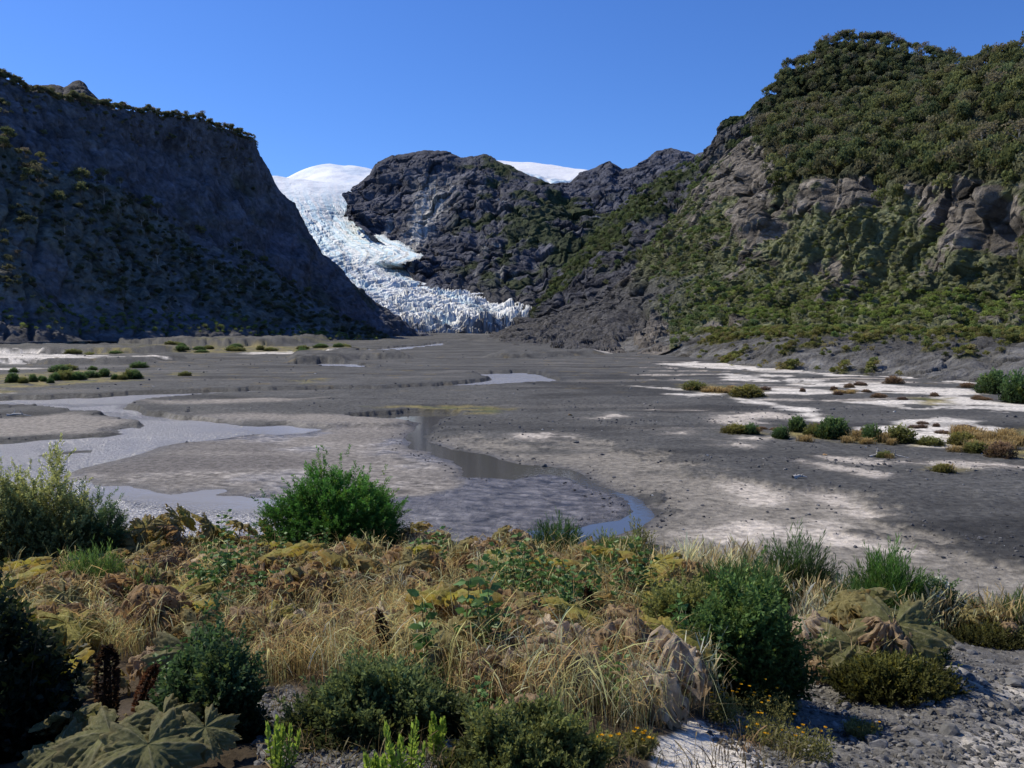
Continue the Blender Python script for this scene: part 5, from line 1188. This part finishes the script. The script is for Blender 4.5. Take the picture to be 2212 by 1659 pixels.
for k in range(34): plain_shrub(r_.uniform(1620,2200), r_.choice([r_.uniform(838,880), r_.uniform(920,945)]), r_.uniform(10,26), r_.uniform(4,7), 2, 'low reddish-brown cushion shrub on the pale sand', 'reddish cushion shrubs on the pale sand', k)
LS = [(27,835,18.0,12.8),(50,836,13.5,8.8),(72,834,12.0,10.4),(110,836,10.5,7.2),(95,833,9.0,7.2),(130,826,19.5,11.200000000000001),(120,830,16.5,10.4),(150,829,27.0,12.8),(170,829,22.5,11.200000000000001),(195,822,27.0,9.600000000000001),(225,820,18.0,11.200000000000001),(280,826,19.5,14.4),(292,826,22.5,12.8),(265,828,15.0,8.0),(248,828,10.5,8.0),(300,800,27.0,8.8),(130,810,30.0,9.600000000000001),(150,806,22.5,8.0),(200,806,13.5,5.6000000000000005),(400,820,19.5,7.2),(30,812,12.0,6.4),(90,830,10.5,6.4)]
for k, a in enumerate(LS): plain_shrub(*a, k % 2 if k % 3 else 0, 'green shrub growing on the yellowish strip across the river', 'green shrubs on the strip across the river', k)
for k in range(30): plain_shrub(*((r_.uniform(150,300), r_.uniform(772,779)) if k % 3 == 0 else (r_.uniform(330,770), r_.uniform(754,766))), r_.uniform(12,26), r_.uniform(4,8), 1 if k % 2 else 0, 'tiny olive shrub on the far river bank at the left', 'far shrubs on the left bank', k)
# ------------------------------------------------------------------ trees on the valley sides
def tree_protos():
    out = []
    for k in range(6):
        q = np.random.default_rng(800+k); sparse = k >= 4
        H = 1.; nb = 9 + 3*(k % 3); bl = []; ps = []
        tt = np.linspace(0,1,7)[:,None]; lean = q.normal(size=2)*.06
        tr = np.concatenate([lean[None]*tt**1.5 + .012*q.normal(size=(7,2))*tt, tt*.82*H], 1); tr[0,2] = -.15
        tv, tf = tube(tr, .026*(1-.75*tt[:,0]), 5); ps.append((tv,tf))
        cen, rad = [], []
        for b in range(nb):
            t0 = .42 + .5*q.random() if not sparse else .5+.45*q.random(); a = b*2.4 + q.random(); l = (.20+.16*q.random())*(1.25-t0*.8)*1.15
            st = np.array([np.interp(t0*.95, tr[:,2].clip(0), tr[:,0]), np.interp(t0*.95, tr[:,2].clip(0), tr[:,1]), t0*.8])
            e = st + np.array([math.cos(a)*l, math.sin(a)*l, l*(.5+.5*q.random())]); ps.append(tube(np.linspace(st,e,4), np.linspace(.010,.004,4), 4))
            cen.append(e); rad.append(.10+.075*q.random())
        cen.append(tr[-1]+[0,0,.05]); rad.append(.13)
        for c_, r_ in zip(cen, rad):
            n = 46 if not sparse else 20
            u = unit(q.normal(size=(n,3))); u[:,2] = u[:,2]*.8+.1
            bl.append(c_ + u*(r_*(.35+.7*q.random(n)**.5))[:,None]*np.array([1.15,1.15,.8]))
        p = np.concatenate(bl); v, f = leaves(p, unit(q.normal(size=p.shape)+[0,0,.35]), .085, .062)
        ctr = np.array([0,0,.55]); sh = (.55 + .5*np.clip((p[:,2]-.35)/.6,0,1))*(.88+.24*q.random(len(p)))  # lower crown leaves darkened in colour, standing in for crown shade
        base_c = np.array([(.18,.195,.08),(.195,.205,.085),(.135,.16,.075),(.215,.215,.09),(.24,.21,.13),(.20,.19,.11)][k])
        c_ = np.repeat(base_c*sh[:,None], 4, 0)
        tv, tf = join(ps)
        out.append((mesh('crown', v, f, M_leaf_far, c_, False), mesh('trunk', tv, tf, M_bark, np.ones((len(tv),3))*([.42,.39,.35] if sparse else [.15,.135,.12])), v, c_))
    return out
TP = tree_protos()
def pick(name, n, wfun, seed):
    P, T, G, nn, vm = HOOK[name]; q = np.random.default_rng(seed)
    area = np.linalg.norm(np.cross(np.gradient(P,axis=0), np.gradient(P,axis=1)), axis=-1)
    w_ = np.clip(wfun(P, T, G, nn, vm), 0, None)*area
    w_[-3:] = 0; w_[:, :2] = 0; w_[:, -2:] = 0
    k = q.choice(w_.size, n, False, (w_/w_.sum()).ravel()); i, j = np.unravel_index(k, w_.shape)
    return P[i,j] + q.normal(size=(n,3))*[.6,.6,.0], G[i,j], nn[i,j]
r_ = random.Random(31); tn = 0
def plant_trees(name, n, wf, seed, hmin, hmax, label, group):
    pos, g, nn = pick(name, n, wf, seed)
    for k in range(n):
        h = r_.uniform(hmin, hmax); t_ = TP[r_.choice((0,1,2,3,4,4,5,5))]
        o = empty('tree', Vector(pos[k]) - Vector((0,0,.5)), r_.uniform(0,6.28), (h*r_.uniform(.8,1.15), h*r_.uniform(.8,1.15), h)); tag(o, label, 'tree', group)
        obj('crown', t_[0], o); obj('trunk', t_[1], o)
inview = lambda G: (G[...,0] > -20)*(G[...,0] < 2240)
plant_trees('right_valley_wall', 85, lambda P,T,G,n,v: inview(G)*v*ss(440,380,G[...,1])*ss(1580,1640,G[...,0]), 1, 9, 15, 'dark evergreen tree in the forest above the bare rock bands on the right', 'trees above the rock bands')
plant_trees('right_valley_wall', 45, lambda P,T,G,n,v: inview(G)*ss(.985,.995,T)*ss(1.0,.99,T*0+.5)*ss(1600,1680,G[...,0]), 2, 8, 13, 'tree standing along the rim of the right valley wall', 'trees on the right rim')
plant_trees('rear_summit', 60, lambda P,T,G,n,v: inview(G)*ss(.95,.99,T)*ss(1620,1690,G[...,0]), 3, 10, 17, 'tree on the crest of the rear forested summit', 'trees on the rear summit crest')
plant_trees('left_valley_wall', 70, lambda P,T,G,n,v: inview(G)*ss(.965,.99,T)*ss(560,500,G[...,0]), 4, 4, 7.5, 'tree silhouetted on the crest of the shaded left wall', 'trees on the left crest')
plant_trees('left_wooded_fan', 40, lambda P,T,G,n,v: inview(G)*ss(.45,.9,T)*ss(700,560,G[...,0])*(.2+v), 5, 8, 13, 'tree catching light along the ridge of the wooded fan', 'trees on the left wooded fan')
def forest(name, label, specs, seed):
    """the mass of the wood beyond the nearest trees, one object"""
    q = np.random.default_rng(seed); V, C = [], []
    for sname, n, wf, hmin, hmax, tint in specs:
        pos, g, nn = pick(sname, n, wf, seed+len(V))
        for k in range(n):
            v0, c0 = TP[q.integers(6)][2:]; m = q.random(len(v0)//4) < .5; m = np.repeat(m, 4)
            h = q.uniform(hmin, hmax); tall = 1.35 if hmax > 9 else 1.; a = q.random()*6.28; ca, sa = math.cos(a), math.sin(a)
            v = v0[m]; vv = np.stack([(v[:,0]*ca-v[:,1]*sa)*h, (v[:,0]*sa+v[:,1]*ca)*h, (v[:,2]-.22)*h*tall], -1)
            ce = vv.reshape(-1,4,3).mean(1, keepdims=True); vv = (ce + (vv.reshape(-1,4,3)-ce)*1.35).reshape(-1,3)
            V.append(vv + pos[k]); C.append(c0[m]*np.array(tint)*q.uniform(.65,1.35))
    v = np.concatenate(V); tag(obj(name, mesh(name, v, np.arange(len(v)).reshape(-1,4), M_leaf_far, np.concatenate(C), False)), label, kind='stuff')
forest('right_forest', 'forest and scrub covering the right valley side', [
    ('right_valley_wall', 1000, lambda P,T,G,n,v: inview(G)*v*ss(460,400,G[...,1])*ss(1560,1640,G[...,0]), 4, 12, (.9,.95,.9)),
    ('rear_summit', 620, lambda P,T,G,n,v: inview(G)*(.3+v)*ss(1600,1700,G[...,0]), 8, 14, (.85,.9,.95)),
    ('right_valley_wall', 3800, lambda P,T,G,n,v: inview(G)*v*ss(400,480,G[...,1])*ss(1380,1460,G[...,0]), 1.2, 3.2, (1.05,1.15,.9)),
    ('right_valley_wall', 1500, lambda P,T,G,n,v: inview(G)*ss(610,640,G[...,1])*ss(705,690,G[...,1])*ss(1470,1540,G[...,0]), 1.6, 4., (1.25,1.5,.95)),
    ('right_valley_wall', 500, lambda P,T,G,n,v: inview(G)*v*ss(1650,1500,G[...,0])*ss(1380,1420,G[...,0]), 4, 7, (.9,1.1,1)),
    ('shaded_spur', 500, lambda P,T,G,n,v: inview(G)*v, 6, 11, (.9,1.05,1))], 51)
forest('bench_scrub', 'scrub scattered over the gravel moraine bench', [
    ('moraine_bench', 1200, lambda P,T,G,n,v: inview(G)*(v**2+.01)*ss(1480,1560,G[...,0]), 1.1, 2.8, (1.35,1.3,.9)),
    ('moraine_bench', 260, lambda P,T,G,n,v: inview(G)*ss(.8,.95,T)*ss(1420,1560,G[...,0]), 1.5, 3.2, (1.2,1.4,.9))], 52)
forest('left_forest', 'forest on the shaded left valley side', [
    ('left_valley_wall', 650, lambda P,T,G,n,v: inview(G)*(ss(.975,.995,T)+.03*ss(.7,.97,T))*ss(560,500,G[...,0]), 3, 6.5, (1.2,1.1,1.2)),
    ('left_wooded_fan', 1000, lambda P,T,G,n,v: inview(G)*(v+.1)*ss(.12,.3,T), 3, 7, (.8,.77,.88)),
    ('left_wooded_fan', 500, lambda P,T,G,n,v: inview(G)*ss(.04,.09,T)*ss(.3,.15,T), 2., 4.5, (1.2,1.4,1))], 53)
